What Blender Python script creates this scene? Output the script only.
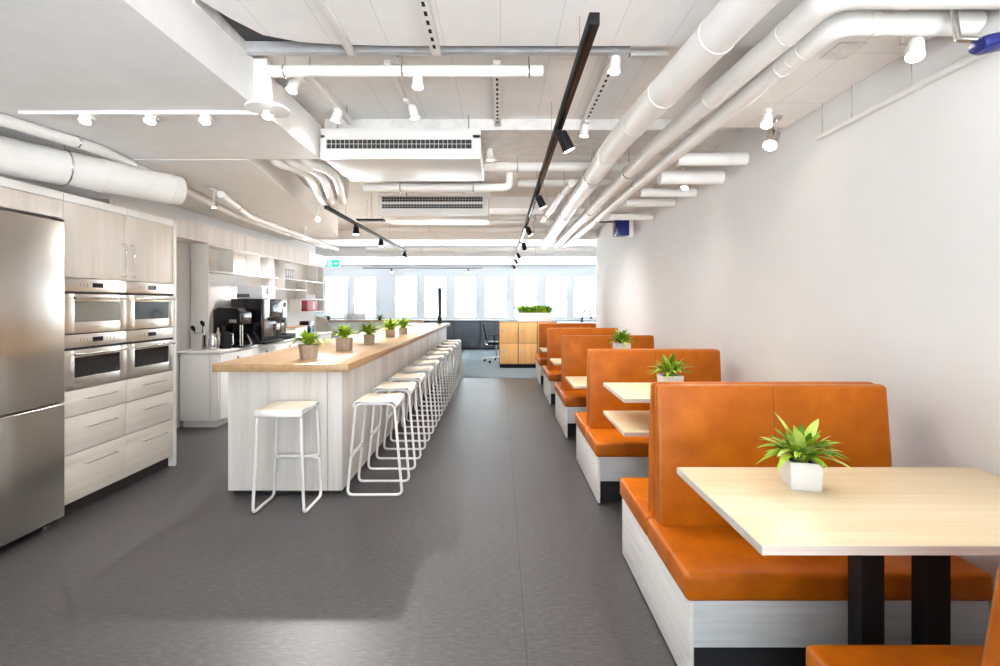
import bpy, bmesh, math, random
from mathutils import Vector, Matrix
random.seed(7)
PI = math.pi
SC = bpy.context.scene
COL = SC.collection
for o in list(bpy.data.objects):
    bpy.data.objects.remove(o)

# ------------------------------------------------------------ camera, world, exposure
CAMZ = 1.55
cam_d = bpy.data.cameras.new('camera')
cam = bpy.data.objects.new('camera', cam_d)
COL.objects.link(cam)
cam.location = (0, 0, CAMZ)
cam.rotation_euler = (PI / 2, 0, 0)
cam_d.sensor_width = 36
cam_d.lens = 36 * 480 / 1000
cam_d.shift_y = -0.030
cam_d.clip_start = 0.02
cam_d.clip_end = 300
SC.camera = cam

world = bpy.data.worlds.new('world')
SC.world = world
world.use_nodes = True
wn = world.node_tree
bg = wn.nodes['Background']
bg.inputs['Strength'].default_value = 5.0
_tc = wn.nodes.new('ShaderNodeTexCoord')
_sp = wn.nodes.new('ShaderNodeSeparateXYZ')
_rp = wn.nodes.new('ShaderNodeValToRGB')
_mr = wn.nodes.new('ShaderNodeMapRange')
wn.links.new(_tc.outputs['Generated'], _sp.inputs[0])
wn.links.new(_sp.outputs['Z'], _mr.inputs['Value'])
_mr.inputs['From Min'].default_value = -0.2
_mr.inputs['From Max'].default_value = 0.2
wn.links.new(_mr.outputs[0], _rp.inputs['Fac'])
_rp.color_ramp.elements[0].position = 0.40          # glow added below the horizon to light the ceiling
_rp.color_ramp.elements[0].color = (3.3, 3.3, 3.3, 1)
_rp.color_ramp.elements[1].position = 0.55          # overcast sky
_rp.color_ramp.elements[1].color = (0.72, 0.78, 0.82, 1)
wn.links.new(_rp.outputs['Color'], bg.inputs['Color'])
# sky strength raised toward the far windows to add sheen on the floor
_my = wn.nodes.new('ShaderNodeMapRange')
wn.links.new(_sp.outputs['Y'], _my.inputs['Value'])
_my.inputs['From Min'].default_value = -0.2
_my.inputs['From Max'].default_value = 0.7
_my.inputs['To Min'].default_value = 4.6
_my.inputs['To Max'].default_value = 8.5
wn.links.new(_my.outputs[0], bg.inputs['Strength'])

vs = SC.view_settings
vs.view_transform = 'Standard'
vs.look = 'None'
vs.gamma = 1.0
vs.use_curve_mapping = False
vs.exposure = 0.62
SPOT_W = 70.0
WARM = (1.0, 0.965, 0.93)

# ------------------------------------------------------------ materials
def nodes_of(name):
    m = bpy.data.materials.new(name)
    m.use_nodes = True
    nt = m.node_tree
    return m, nt, nt.nodes['Principled BSDF']

def coords(nt, scale=(1, 1, 1), kind='Object'):
    tc = nt.nodes.new('ShaderNodeTexCoord')
    mp = nt.nodes.new('ShaderNodeMapping')
    mp.inputs['Scale'].default_value = scale
    nt.links.new(tc.outputs[kind], mp.inputs['Vector'])
    return mp.outputs['Vector']

def noise(nt, vec, scale=1.0, detail=4, rough=0.55):
    n = nt.nodes.new('ShaderNodeTexNoise')
    n.inputs['Scale'].default_value = scale
    n.inputs['Detail'].default_value = detail
    n.inputs['Roughness'].default_value = rough
    nt.links.new(vec, n.inputs['Vector'])
    return n.outputs['Fac']

def ramp(nt, fac, stops):
    r = nt.nodes.new('ShaderNodeValToRGB')
    el = r.color_ramp.elements
    while len(el) < len(stops):
        el.new(0.5)
    for e, (p, c) in zip(el, stops):
        e.position = p
        e.color = (c[0], c[1], c[2], 1)
    nt.links.new(fac, r.inputs['Fac'])
    return r.outputs['Color']

def bump(nt, bsdf, fac, strength=0.2, dist=0.01):
    b = nt.nodes.new('ShaderNodeBump')
    b.inputs['Strength'].default_value = strength
    b.inputs['Distance'].default_value = dist
    nt.links.new(fac, b.inputs['Height'])
    nt.links.new(b.outputs['Normal'], bsdf.inputs['Normal'])

def plain(name, col, rough=0.5, metal=0.0, nscale=6.0, var=0.06, bumpk=0.0, spec=0.5):
    """procedural material: one colour broken up by a little noise"""
    m, nt, b = nodes_of(name)
    f = noise(nt, coords(nt), nscale, 3)
    lo = [c * (1 - var) for c in col]
    hi = [min(1, c * (1 + var)) for c in col]
    nt.links.new(ramp(nt, f, [(0.3, lo), (0.7, hi)]), b.inputs['Base Color'])
    b.inputs['Roughness'].default_value = rough
    b.inputs['Metallic'].default_value = metal
    b.inputs['Specular IOR Level'].default_value = spec
    if bumpk:
        bump(nt, b, noise(nt, coords(nt), nscale * 12, 3), bumpk, 0.003)
    return m

def wood(name, stops, scale, rough=0.45, bumpk=0.08, plank=None):
    """streaky wood; scale is small along the grain; plank = (axis, width)"""
    m, nt, b = nodes_of(name)
    v = coords(nt, scale)
    f1 = noise(nt, v, 1.0, 6, 0.6)
    f2 = noise(nt, coords(nt, tuple(s * 0.22 for s in scale)), 1.0, 3, 0.5)
    mx = nt.nodes.new('ShaderNodeMath')
    mx.operation = 'ADD'
    nt.links.new(f1, mx.inputs[0])
    nt.links.new(f2, mx.inputs[1])
    hf = nt.nodes.new('ShaderNodeMath')
    hf.operation = 'MULTIPLY'
    hf.inputs[1].default_value = 0.5
    nt.links.new(mx.outputs[0], hf.inputs[0])
    nt.links.new(ramp(nt, hf.outputs[0], stops), b.inputs['Base Color'])
    b.inputs['Roughness'].default_value = rough
    bump(nt, b, f1, bumpk, 0.003)
    return m

def leather(name):
    m, nt, b = nodes_of(name)
    v = coords(nt)
    f = noise(nt, v, 5.0, 6, 0.62)
    nt.links.new(ramp(nt, f, [(0.25, (0.36, 0.080, 0.003)), (0.55, (0.50, 0.125, 0.004)), (0.8, (0.60, 0.175, 0.007))]), b.inputs['Base Color'])
    f2 = noise(nt, v, 22.0, 3)
    b.inputs['Specular IOR Level'].default_value = 0.22
    r = ramp(nt, f2, [(0.3, (0.30,) * 3), (0.7, (0.44,) * 3)])
    nt.links.new(r, b.inputs['Roughness'])
    bump(nt, b, noise(nt, v, 260.0, 2), 0.12, 0.002)
    return m

def floor_mat(name):
    m, nt, b = nodes_of(name)
    v = coords(nt)
    f = noise(nt, coords(nt, (22, 75, 1)), 1.0, 6, 0.7)
    f2 = noise(nt, v, 1.2, 4, 0.6)
    mx = nt.nodes.new('ShaderNodeMix')
    mx.data_type = 'RGBA'
    mx.blend_type = 'MULTIPLY'
    mx.inputs['Factor'].default_value = 1.0
    nt.links.new(ramp(nt, f, [(0.30, (0.016, 0.015, 0.017)), (0.55, (0.055, 0.051, 0.053)), (0.78, (0.135, 0.126, 0.128))]), mx.inputs[6])
    nt.links.new(ramp(nt, f2, [(0.25, (0.82,) * 3), (0.75, (1.1,) * 3)]), mx.inputs[7])
    nt.links.new(mx.outputs[2], b.inputs['Base Color'])
    rr = ramp(nt, f, [(0.3, (0.40,) * 3), (0.7, (0.48,) * 3)])
    b.inputs['Specular IOR Level'].default_value = 0.85
    nt.links.new(rr, b.inputs['Roughness'])
    bump(nt, b, f, 0.05, 0.002)
    return m

def lines_mat(name, col, axis, pitch, width=0.006, rough=0.6, line=0.72, pitch2=None):
    """painted boards / tiles with joint lines every pitch metres"""
    m, nt, b = nodes_of(name)
    v = coords(nt)
    sp = nt.nodes.new('ShaderNodeSeparateXYZ')
    nt.links.new(v, sp.inputs[0])
    def joint(ax, p):
        a = nt.nodes.new('ShaderNodeMath'); a.operation = 'MODULO'
        off = nt.nodes.new('ShaderNodeMath'); off.operation = 'ADD'; off.inputs[1].default_value = 100 * p
        nt.links.new(sp.outputs[ax], off.inputs[0])
        nt.links.new(off.outputs[0], a.inputs[0]); a.inputs[1].default_value = p
        c = nt.nodes.new('ShaderNodeMath'); c.operation = 'LESS_THAN'; c.inputs[1].default_value = width
        nt.links.new(a.outputs[0], c.inputs[0])
        return c.outputs[0]
    j = joint(axis, pitch)
    if pitch2:
        j2 = joint(1 - axis, pitch2)
        mxm = nt.nodes.new('ShaderNodeMath'); mxm.operation = 'MAXIMUM'
        nt.links.new(j, mxm.inputs[0]); nt.links.new(j2, mxm.inputs[1])
        j = mxm.outputs[0]
    mx = nt.nodes.new('ShaderNodeMix'); mx.data_type = 'RGBA'
    nt.links.new(j, mx.inputs['Factor'])
    f = noise(nt, coords(nt, (3, 3, 3)), 2.0, 4)
    nt.links.new(ramp(nt, f, [(0.3, [c * 0.95 for c in col]), (0.7, col)]), mx.inputs[6])
    mx.inputs[7].default_value = (col[0] * line, col[1] * line, col[2] * line, 1)
    nt.links.new(mx.outputs[2], b.inputs['Base Color'])
    b.inputs['Roughness'].default_value = rough
    return m

def steel(name, col=(0.62, 0.60, 0.57), rough=0.26, streak=(140, 140, 0.8)):
    m, nt, b = nodes_of(name)
    f = noise(nt, coords(nt, streak), 1.0, 4)
    nt.links.new(ramp(nt, f, [(0.2, [c * 0.97 for c in col]), (0.8, col)]), b.inputs['Base Color'])
    b.inputs['Metallic'].default_value = 1.0
    r = ramp(nt, f, [(0.3, (rough - 0.01,) * 3), (0.7, (rough + 0.02,) * 3)])
    nt.links.new(r, b.inputs['Roughness'])
    b.inputs['Anisotropic'].default_value = 0.4
    b.inputs['Anisotropic Rotation'].default_value = 0.25
    return m

def emit(name, col, strength):
    m, nt, b = nodes_of(name)
    b.inputs['Base Color'].default_value = (*col, 1)
    b.inputs['Emission Color'].default_value = (*col, 1)
    b.inputs['Emission Strength'].default_value = strength
    return m

def glass_mat(name, tint=(1, 1, 1), refl=0.06):
    m = bpy.data.materials.new(name)
    m.use_nodes = True
    nt = m.node_tree
    nt.nodes.clear()
    out = nt.nodes.new('ShaderNodeOutputMaterial')
    tr = nt.nodes.new('ShaderNodeBsdfTransparent')
    tr.inputs['Color'].default_value = (*tint, 1)
    gl = nt.nodes.new('ShaderNodeBsdfGlossy')
    gl.inputs['Roughness'].default_value = 0.02
    mx = nt.nodes.new('ShaderNodeMixShader')
    mx.inputs[0].default_value = refl
    nt.links.new(tr.outputs[0], mx.inputs[1])
    nt.links.new(gl.outputs[0], mx.inputs[2])
    nt.links.new(mx.outputs[0], out.inputs[0])
    return m

M = {}
M['white_wall'] = plain('white_wall', (0.73, 0.728, 0.726), 0.75, var=0.01, bumpk=0.03)
M['white_paint'] = plain('white_paint', (0.85, 0.835, 0.815), 0.55, var=0.015)
M['white_lacquer'] = plain('white_lacquer', (0.82, 0.80, 0.775), 0.32, var=0.01)
M['white_metal'] = plain('white_metal', (0.84, 0.83, 0.82), 0.30, var=0.01)
M['ceiling'] = lines_mat('ceiling_boards', (0.92, 0.91, 0.90), 0, 0.31, 0.005, 0.7, 0.80)
M['tiles'] = lines_mat('ceiling_tiles', (0.87, 0.855, 0.835), 0, 0.29, 0.005, 0.7, 0.72, 0.6)
M['soffit'] = lines_mat('soffit_boards', (0.86, 0.855, 0.85), 1, 0.12, 0.003, 0.7, 0.93)
M['unit_white'] = plain('air_unit_enamel', (0.70, 0.69, 0.675), 0.4, var=0.01)
M['concrete'] = plain('concrete', (0.74, 0.73, 0.715), 0.8, nscale=9, var=0.12, bumpk=0.1)
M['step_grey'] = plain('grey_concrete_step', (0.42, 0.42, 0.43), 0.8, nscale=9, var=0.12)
M['cavity_shade'] = plain('cavity_shade', (0.05, 0.05, 0.055), 0.8)  # near-black colour standing in for shade inside the ceiling gap
M['duct'] = plain('duct_paint', (0.80, 0.79, 0.77), 0.42, var=0.02)
M['floor'] = floor_mat('floor_linoleum')
M['carpet'] = plain('carpet_blue_grey', (0.16, 0.20, 0.225), 0.95, nscale=30, var=0.25, bumpk=0.3)
M['leather'] = leather('cognac_leather')
M['leather_edge'] = plain('leather_piping', (0.44, 0.16, 0.04), 0.4, nscale=20, var=0.1)
M['seam'] = plain('seam_thread', (0.14, 0.04, 0.008), 0.6)
M['wash_v'] = wood('whitewashed_wood_vertical', [(0.30, (0.52, 0.47, 0.43)), (0.48, (0.69, 0.645, 0.60)), (0.64, (0.78, 0.745, 0.71))], (22, 22, 0.9), 0.5)
M['wash_warm'] = wood('whitewashed_cabinet_wood', [(0.30, (0.56, 0.49, 0.42)), (0.48, (0.70, 0.635, 0.565)), (0.64, (0.77, 0.715, 0.65))], (18, 18, 0.8), 0.45)
M['wash_h'] = wood('whitewashed_drawer_wood', [(0.30, (0.56, 0.49, 0.42)), (0.48, (0.70, 0.635, 0.565)), (0.64, (0.77, 0.715, 0.65))], (18, 0.9, 18), 0.45)
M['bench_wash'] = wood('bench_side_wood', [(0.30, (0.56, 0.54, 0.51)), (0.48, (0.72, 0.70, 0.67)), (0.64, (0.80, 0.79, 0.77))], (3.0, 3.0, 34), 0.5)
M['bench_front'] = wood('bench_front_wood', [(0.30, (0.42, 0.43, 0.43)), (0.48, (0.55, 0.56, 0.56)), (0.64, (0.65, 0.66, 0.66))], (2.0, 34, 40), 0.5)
M['oak'] = wood('oak_worktop', [(0.28, (0.33, 0.19, 0.085)), (0.48, (0.45, 0.28, 0.14)), (0.66, (0.54, 0.36, 0.195))], (26, 1.6, 26), 0.30, 0.04)
M['oak_x'] = wood('oak_worktop_edge', [(0.28, (0.34, 0.19, 0.085)), (0.48, (0.47, 0.28, 0.135)), (0.66, (0.55, 0.35, 0.18))], (1.6, 26, 26), 0.35, 0.04)
M['pale_oak'] = wood('pale_table_wood', [(0.28, (0.60, 0.45, 0.26)), (0.48, (0.73, 0.575, 0.365)), (0.66, (0.80, 0.67, 0.46))], (1.3, 26, 26), 0.34, 0.03)
M['pale_edge'] = wood('pale_table_edge', [(0.28, (0.42, 0.36, 0.31)), (0.48, (0.58, 0.52, 0.46)), (0.66, (0.68, 0.62, 0.56))], (1.6, 30, 60), 0.45, 0.04)
M['birch'] = wood('birch_seat', [(0.28, (0.58, 0.47, 0.34)), (0.48, (0.70, 0.60, 0.47)), (0.66, (0.77, 0.69, 0.58))], (3, 24, 24), 0.4, 0.03)
M['locker'] = wood('locker_wood', [(0.28, (0.66, 0.33, 0.10)), (0.48, (0.76, 0.42, 0.15)), (0.66, (0.82, 0.49, 0.20))], (30, 30, 1.5), 0.4, 0.03)
M['locker_dark'] = plain('locker_edge', (0.20, 0.09, 0.045), 0.5)
M['black'] = plain('black_powder_coat', (0.009, 0.009, 0.011), 0.5, spec=0.2)
M['black_gloss'] = plain('black_gloss', (0.008, 0.008, 0.010), 0.12)
M['black_matt'] = plain('black_matt', (0.02, 0.02, 0.022), 0.7)
M['plinth'] = plain('dark_plinth', (0.035, 0.03, 0.028), 0.5)
M['navy'] = plain('navy_plastic', (0.010, 0.016, 0.15), 0.25)
M['slate'] = plain('slate_cabinet', (0.075, 0.090, 0.115), 0.5, var=0.1)
M['slate_dark'] = plain('slate_gap', (0.02, 0.024, 0.03), 0.6)
M['steel'] = steel('brushed_steel')
M['fridge'] = steel('fridge_steel', (0.58, 0.55, 0.51), 0.24, (30, 30, 0.25))
M['oven_steel'] = steel('oven_steel', (0.70, 0.66, 0.61), 0.33, (140, 0.8, 140))
M['chrome'] = steel('chrome', (0.75, 0.74, 0.72), 0.12)
M['oven_glass'] = plain('oven_glass', (0.02, 0.021, 0.022), 0.06, spec=0.9)
M['oven_glass_pale'] = plain('mirror_oven_glass', (0.30, 0.285, 0.25), 0.06, metal=0.6)
M['display'] = plain('display_glass', (0.012, 0.016, 0.028), 0.1)
M['grey_mark'] = plain('grey_print', (0.35, 0.33, 0.31), 0.5)
M['soil'] = plain('dark_soil', (0.02, 0.015, 0.01), 0.9, nscale=60, var=0.5, bumpk=0.5)
M['pot_white'] = plain('white_ceramic', (0.72, 0.715, 0.72), 0.35, var=0.01)
M['pot_brown'] = wood('grey_brown_pot', [(0.30, (0.30, 0.215, 0.155)), (0.5, (0.40, 0.30, 0.225)), (0.7, (0.48, 0.37, 0.29))], (40, 40, 14), 0.6)
M['leaf'] = plain('leaf_light', (0.30, 0.46, 0.022), 0.5, nscale=14, var=0.3, spec=0.25)
M['leaf_dark'] = plain('leaf_dark', (0.10, 0.24, 0.014), 0.5, nscale=14, var=0.3, spec=0.25)
M['leaf_pale'] = plain('leaf_pale', (0.52, 0.64, 0.14), 0.5, nscale=14, var=0.2, spec=0.25)
M['glass'] = glass_mat('window_glass', (0.97, 0.99, 1.0))
M['frame'] = plain('window_frame_paint', (0.66, 0.69, 0.72), 0.4, var=0.01)
M['blue_fringe'] = plain('window_fringe_blue', (0.12, 0.32, 0.45), 0.5)  # painted blue fringe of glare around the overexposed windows
M['green'] = emit('exit_green', (0.0, 0.50, 0.33), 0.7)
M['exit_white'] = emit('exit_white', (0.85, 1.0, 0.95), 0.9)
M['lens'] = emit('lamp_lens', (1.0, 0.90, 0.76), 28.0)
M['red'] = plain('red_box', (0.50, 0.10, 0.11), 0.5)
M['pink_mark'] = plain('pale_box_print', (0.80, 0.55, 0.53), 0.5)
M['binder'] = plain('binder_grey', (0.45, 0.47, 0.52), 0.5)
M['paper'] = plain('white_paper', (0.82, 0.84, 0.87), 0.7)
M['brown_panel'] = plain('brown_machine_window', (0.09, 0.065, 0.05), 0.25)
M['cream'] = plain('cream_shell', (0.66, 0.58, 0.48), 0.6)
M['yellow'] = plain('yellow_card', (0.72, 0.52, 0.18), 0.6)
M['blue_lock'] = plain('pale_blue_lock', (0.20, 0.46, 0.62), 0.3)
M['far_building'] = lines_mat('far_building', (0.13, 0.18, 0.21), 0, 3.0, 0.9, 0.8, 0.75)
M['mesh_grille'] = plain('grille_black', (0.014, 0.014, 0.015), 0.5)

# ------------------------------------------------------------ geometry helpers
class MB:
    def __init__(self):
        self.bm = bmesh.new()
    def box(self, x0, x1, y0, y1, z0, z1, bev=0.0, seg=2, mi=0):
        b = bmesh.new()
        bmesh.ops.create_cube(b, size=1.0)
        for v in b.verts:
            v.co = ((x0 + x1) / 2 + v.co.x * (x1 - x0), (y0 + y1) / 2 + v.co.y * (y1 - y0), (z0 + z1) / 2 + v.co.z * (z1 - z0))
        if bev > 0:
            bmesh.ops.bevel(b, geom=list(b.edges), offset=bev, segments=seg, affect='EDGES', profile=0.5, clamp_overlap=True)
        return self._merge(b, mi)
    def _merge(self, b, mi=0):
        for f in b.faces:
            f.material_index = mi
        me = bpy.data.meshes.new('tmp')
        b.to_mesh(me)
        b.free()
        self.bm.from_mesh(me)
        bpy.data.meshes.remove(me)
        return self
    def prism(self, pts, axis, a0, a1, bev=0.0, seg=2, mi=0):
        """polygon pts in the plane normal to axis, extruded from a0 to a1"""
        b = bmesh.new()
        def mk(p, a):
            if axis == 'x': return (a, p[0], p[1])
            if axis == 'y': return (p[0], a, p[1])
            return (p[0], p[1], a)
        lo = [b.verts.new(mk(p, a0)) for p in pts]
        hi = [b.verts.new(mk(p, a1)) for p in pts]
        n = len(pts)
        b.faces.new(lo)
        b.faces.new(hi)
        for i in range(n):
            b.faces.new((lo[i], lo[(i + 1) % n], hi[(i + 1) % n], hi[i]))
        bmesh.ops.recalc_face_normals(b, faces=list(b.faces))
        if bev > 0:
            bmesh.ops.bevel(b, geom=list(b.edges), offset=bev, segments=seg, affect='EDGES', profile=0.5, clamp_overlap=True)
        return self._merge(b, mi)
    def tube(self, pts, r, n=10, closed=False, mi=0, caps=True):
        pts = [Vector(p) for p in pts]
        b = bmesh.new()
        rings = []
        N = len(pts)
        up = None
        for i, p in enumerate(pts):
            if closed:
                t = (pts[(i + 1) % N] - pts[i - 1]).normalized()
            elif i == 0:
                t = (pts[1] - p).normalized()
            elif i == N - 1:
                t = (p - pts[i - 1]).normalized()
            else:
                t = ((p - pts[i - 1]).normalized() + (pts[i + 1] - p).normalized())
                t = t.normalized() if t.length > 1e-6 else (pts[i + 1] - p).normalized()
            if up is None:
                up = Vector((0, 0, 1)) if abs(t.z) < 0.9 else Vector((1, 0, 0))
            s = t.cross(up)
            if s.length < 1e-5:
                s = t.cross(Vector((0, 1, 0)))
            s.normalize()
            up = s.cross(t).normalized()
            rr = r[i] if isinstance(r, (list, tuple)) else r
            rings.append([b.verts.new(p + (s * math.cos(2 * PI * k / n) + up * math.sin(2 * PI * k / n)) * rr) for k in range(n)])
        for i in range(N if closed else N - 1):
            a, c = rings[i], rings[(i + 1) % N]
            for k in range(n):
                b.faces.new((a[k], a[(k + 1) % n], c[(k + 1) % n], c[k]))
        if caps and not closed:
            b.faces.new(rings[0])
            b.faces.new(rings[-1])
        bmesh.ops.recalc_face_normals(b, faces=list(b.faces))
        return self._merge(b, mi)
    def cyl(self, p0, p1, r0, r1=None, n=20, mi=0):
        return self.tube([p0, p1], [r0, r1 if r1 is not None else r0], n, mi=mi)
    def lathe(self, prof, cx, cy, n=24, mi=0):
        b = bmesh.new()
        rings = []
        for (r, z) in prof:
            rings.append([b.verts.new((cx + max(r, 1e-4) * math.cos(2 * PI * k / n), cy + max(r, 1e-4) * math.sin(2 * PI * k / n), z)) for k in range(n)])
        for a, c in zip(rings, rings[1:]):
            for k in range(n):
                b.faces.new((a[k], a[(k + 1) % n], c[(k + 1) % n], c[k]))
        b.faces.new(rings[0]); b.faces.new(rings[-1])
        bmesh.ops.recalc_face_normals(b, faces=list(b.faces))
        return self._merge(b, mi)
    def quads(self, grid, mi=0):
        b = bmesh.new()
        vv = [[b.verts.new(p) for p in row] for row in grid]
        for r0, r1 in zip(vv, vv[1:]):
            for i in range(len(r0) - 1):
                b.faces.new((r0[i], r0[i + 1], r1[i + 1], r1[i]))
        return self._merge(b, mi)
    def xform(self, mat):
        bmesh.ops.transform(self.bm, matrix=mat, verts=list(self.bm.verts))
        return self

ORG = {}   # world origin of each root / part while building
def build(name, mb, mats, parent=None, loc=None, smooth=True, ang=38):
    bm = mb.bm
    o0 = ORG[parent.name] if parent is not None else Vector(loc if loc else (0, 0, 0))
    for v in bm.verts:
        v.co -= o0
    if smooth:
        for f in bm.faces:
            f.smooth = True
        lim = math.radians(ang)
        for e in bm.edges:
            if len(e.link_faces) == 2 and e.calc_face_angle(0) > lim:
                e.smooth = False
    me = bpy.data.meshes.new(name)
    bm.to_mesh(me)
    bm.free()
    if not isinstance(mats, (list, tuple)):
        mats = [mats]
    for m in mats:
        me.materials.append(M[m])
    o = bpy.data.objects.new(name, me)
    COL.objects.link(o)
    if parent is not None:
        o.parent = parent
    else:
        o.location = o0
    ORG[o.name] = o0.copy()
    return o

def tag(o, label, cat, group=None, kind=None):
    o['label'] = label
    o['category'] = cat
    if group: o['group'] = group
    if kind: o['kind'] = kind
    return o

def thing(name, label, cat, loc, group=None):
    o = bpy.data.objects.new(name, None)
    o.empty_display_size = 0.1
    COL.objects.link(o)
    o.location = loc
    ORG[o.name] = Vector(loc)
    return tag(o, label, cat, group)

def struct(name, mb, mats, label=None, smooth=False):
    o = build(name, mb, mats, None, None, smooth)
    o['kind'] = 'structure'
    if label:
        o['label'] = label
    o['category'] = name.split('_')[0]
    return o

def dup(root, loc, rz, label):
    r = root.copy()
    COL.objects.link(r)
    r.location = loc
    r.rotation_euler = (0, 0, rz)
    r['label'] = label
    for ch in list(root.children):
        c = ch.copy()
        COL.objects.link(c)
        c.parent = r
        for g in list(ch.children):
            d = g.copy()
            COL.objects.link(d)
            d.parent = c
    return r

def rods(t, segs, r, name='hanger', mat='steel', n=8):
    for a, b in segs:
        build(name, MB().cyl(a, b, r, n=n), mat, t)

def fillet(pts, r, n=5):
    """round the inner corners of a polyline"""
    pts = [Vector(p) for p in pts]
    out = [pts[0]]
    for i in range(1, len(pts) - 1):
        a, p, b = pts[i - 1], pts[i], pts[i + 1]
        da, db = (a - p), (b - p)
        rr = min(r, da.length * 0.49, db.length * 0.49)
        p0 = p + da.normalized() * rr
        p1 = p + db.normalized() * rr
        for k in range(n + 1):
            t = k / n
            out.append(p0 * (1 - t) ** 2 + p * 2 * t * (1 - t) + p1 * t ** 2)
    out.append(pts[-1])
    return out

# pixel helpers (reference frame 1000x666, horizon row 303, 480 px focal length)
def sY(y): return y * 1.033
def sZ(z): return 1.55 + (z - 1.55) * 1.033

# ============================================================ THE SETTING
WR = 2.04      # right wall
CEIL = 3.10
FAR = 16.5
# floor
struct('floor', MB().box(-6.4, 4.5, -2.5, 17.0, -0.1, 0.0), 'floor', 'dark grey speckled linoleum floor')
o = build('carpet', MB().box(-1.15, 4.4, 9.92, 16.44, -0.004, 0.002), 'carpet', None, (1.6, 13, 0), False)
tag(o, 'blue grey carpet covering the floor of the office area by the windows', 'carpet')
# thin weld seam in the floor
struct('trim_1', MB().box(0.115, 0.119, -2.0, 9.9, 0.0, 0.0012), 'plinth', 'thin dark weld seam in the floor')
# ceiling slab and its beams
struct('ceiling', MB().box(-6.4, 4.5, -2.5, 17.0, CEIL, CEIL + 0.12), 'ceiling', 'white painted board ceiling')
struct('wall_right', MB().box(WR, WR + 0.15, -2.5, 10.15, 0, CEIL), 'white_wall', 'long white wall beside the booths')
struct('wall_left', MB().box(-4.15, -4.0, -2.5, 10.4, 0, CEIL), 'white_wall', 'white wall behind the kitchen')
struct('wall_side', MB().box(-6.4, -4.15, 10.25, 10.4, 0, CEIL), 'white_wall', 'white return wall past the kitchen')
for nm, x0, lab in (('wall_corner', -6.5, 'white left window wall of the office area'), ('wall_office', 4.4, 'white right window wall of the office area')):
    struct(nm, MB().box(x0, x0 + 0.1, 9.95, 17.0, 0, CEIL), 'white_wall', lab.replace('window wall', 'wall'))
struct('wall_return', MB().box(WR + 0.15, 4.5, 10.0, 10.15, 0, CEIL), 'white_wall', 'white return wall behind the booths')

fm = MB()  # unseen wall put in to cut flat daylight, openings sized for the light
fm.box(-4.15, WR + 0.15, -2.6, -2.5, 0, 0.25)
fm.box(-4.15, WR + 0.15, -2.6, -2.5, 2.6, CEIL)
for xx, ww in ((-4.15, 2.4), (-0.2, 0.3), (1.8, 0.4)):
    fm.box(xx, xx + ww, -2.6, -2.5, 0.25, 2.6)
wf = struct('wall_front', fm, 'white_wall', 'unseen white wall with daylight openings behind the viewer')
build('pane', MB().box(-3.75, 1.8, -2.56, -2.55, 0.25, 2.6), 'glass', wf, smooth=False)
# window wall with real openings
def win_x(px): return (px - 500) * FAR / 480.0
SILL, HEAD = 1.02, 2.50
wins = [(325, 348.5), (354, 376.5), (395, 418), (424, 446.5), (454, 476.5), (484, 507.5), (514, 537.5), (545, 567.5), (573.5, 596.5), (604, 627)]
wb = MB()
wb.box(-6.5, 4.5, FAR, FAR + 0.25, 0, SILL)
wb.box(-6.5, 4.5, FAR, FAR + 0.25, HEAD, CEIL)
edges = [-6.5]
for a, b in wins:
    edges += [win_x(a) - 0.02, win_x(b) + 0.02]
edges += [4.5]
for i in range(0, len(edges), 2):
    if edges[i + 1] > edges[i]:
        wb.box(edges[i], edges[i + 1], FAR, FAR + 0.25, SILL, HEAD)
struct('wall_back', wb, 'frame', 'white window wall')
for i, (a, b) in enumerate(wins):
    x0, x1 = win_x(a) - 0.02, win_x(b) + 0.02
    fr = MB()
    t = 0.045
    fr.box(x0, x0 + t, FAR - 0.03, FAR + 0.10, SILL, HEAD, 0.005)
    fr.box(x1 - t, x1, FAR - 0.03, FAR + 0.10, SILL, HEAD, 0.005)
    fr.box(x0 + t, x1 - t, FAR - 0.03, FAR + 0.10, SILL, SILL + t, 0.005)
    fr.box(x0 + t, x1 - t, FAR - 0.03, FAR + 0.10, HEAD - t, HEAD, 0.005)
    w = struct('window_%d' % (i + 1), fr, 'frame', 'tall white framed window')
    g = MB()
    s = 0.012
    g.box(x0 + t, x0 + t + s, FAR - 0.02, FAR + 0.02, SILL + t, HEAD - t)
    g.box(x1 - t - s, x1 - t, FAR - 0.02, FAR + 0.02, SILL + t, HEAD - t)
    g.box(x0 + t, x1 - t, FAR - 0.02, FAR + 0.02, HEAD - t - s, HEAD - t)
    g.box(x0 + t, x1 - t, FAR - 0.02, FAR + 0.02, SILL + t, SILL + t + s)
    build('blue_fringe', g, 'blue_fringe', w)  # thin blue strips imitate the glare fringe round each pane
    build('pane', MB().box(x0 + t, x1 - t, FAR + 0.005, FAR + 0.012, SILL + t, HEAD - t), 'glass', w, smooth=False)
    build('window_handle', MB().box(x0 + 0.012, x0 + 0.032, FAR - 0.07, FAR - 0.03, 1.62, 1.76, 0.004), 'white_metal', w)
struct('trim_2', MB().box(-6.4, 4.4, FAR - 0.16, FAR - 0.031, SILL - 0.05, SILL - 0.02, 0.006), 'white_paint', 'white window board under the windows')

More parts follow.
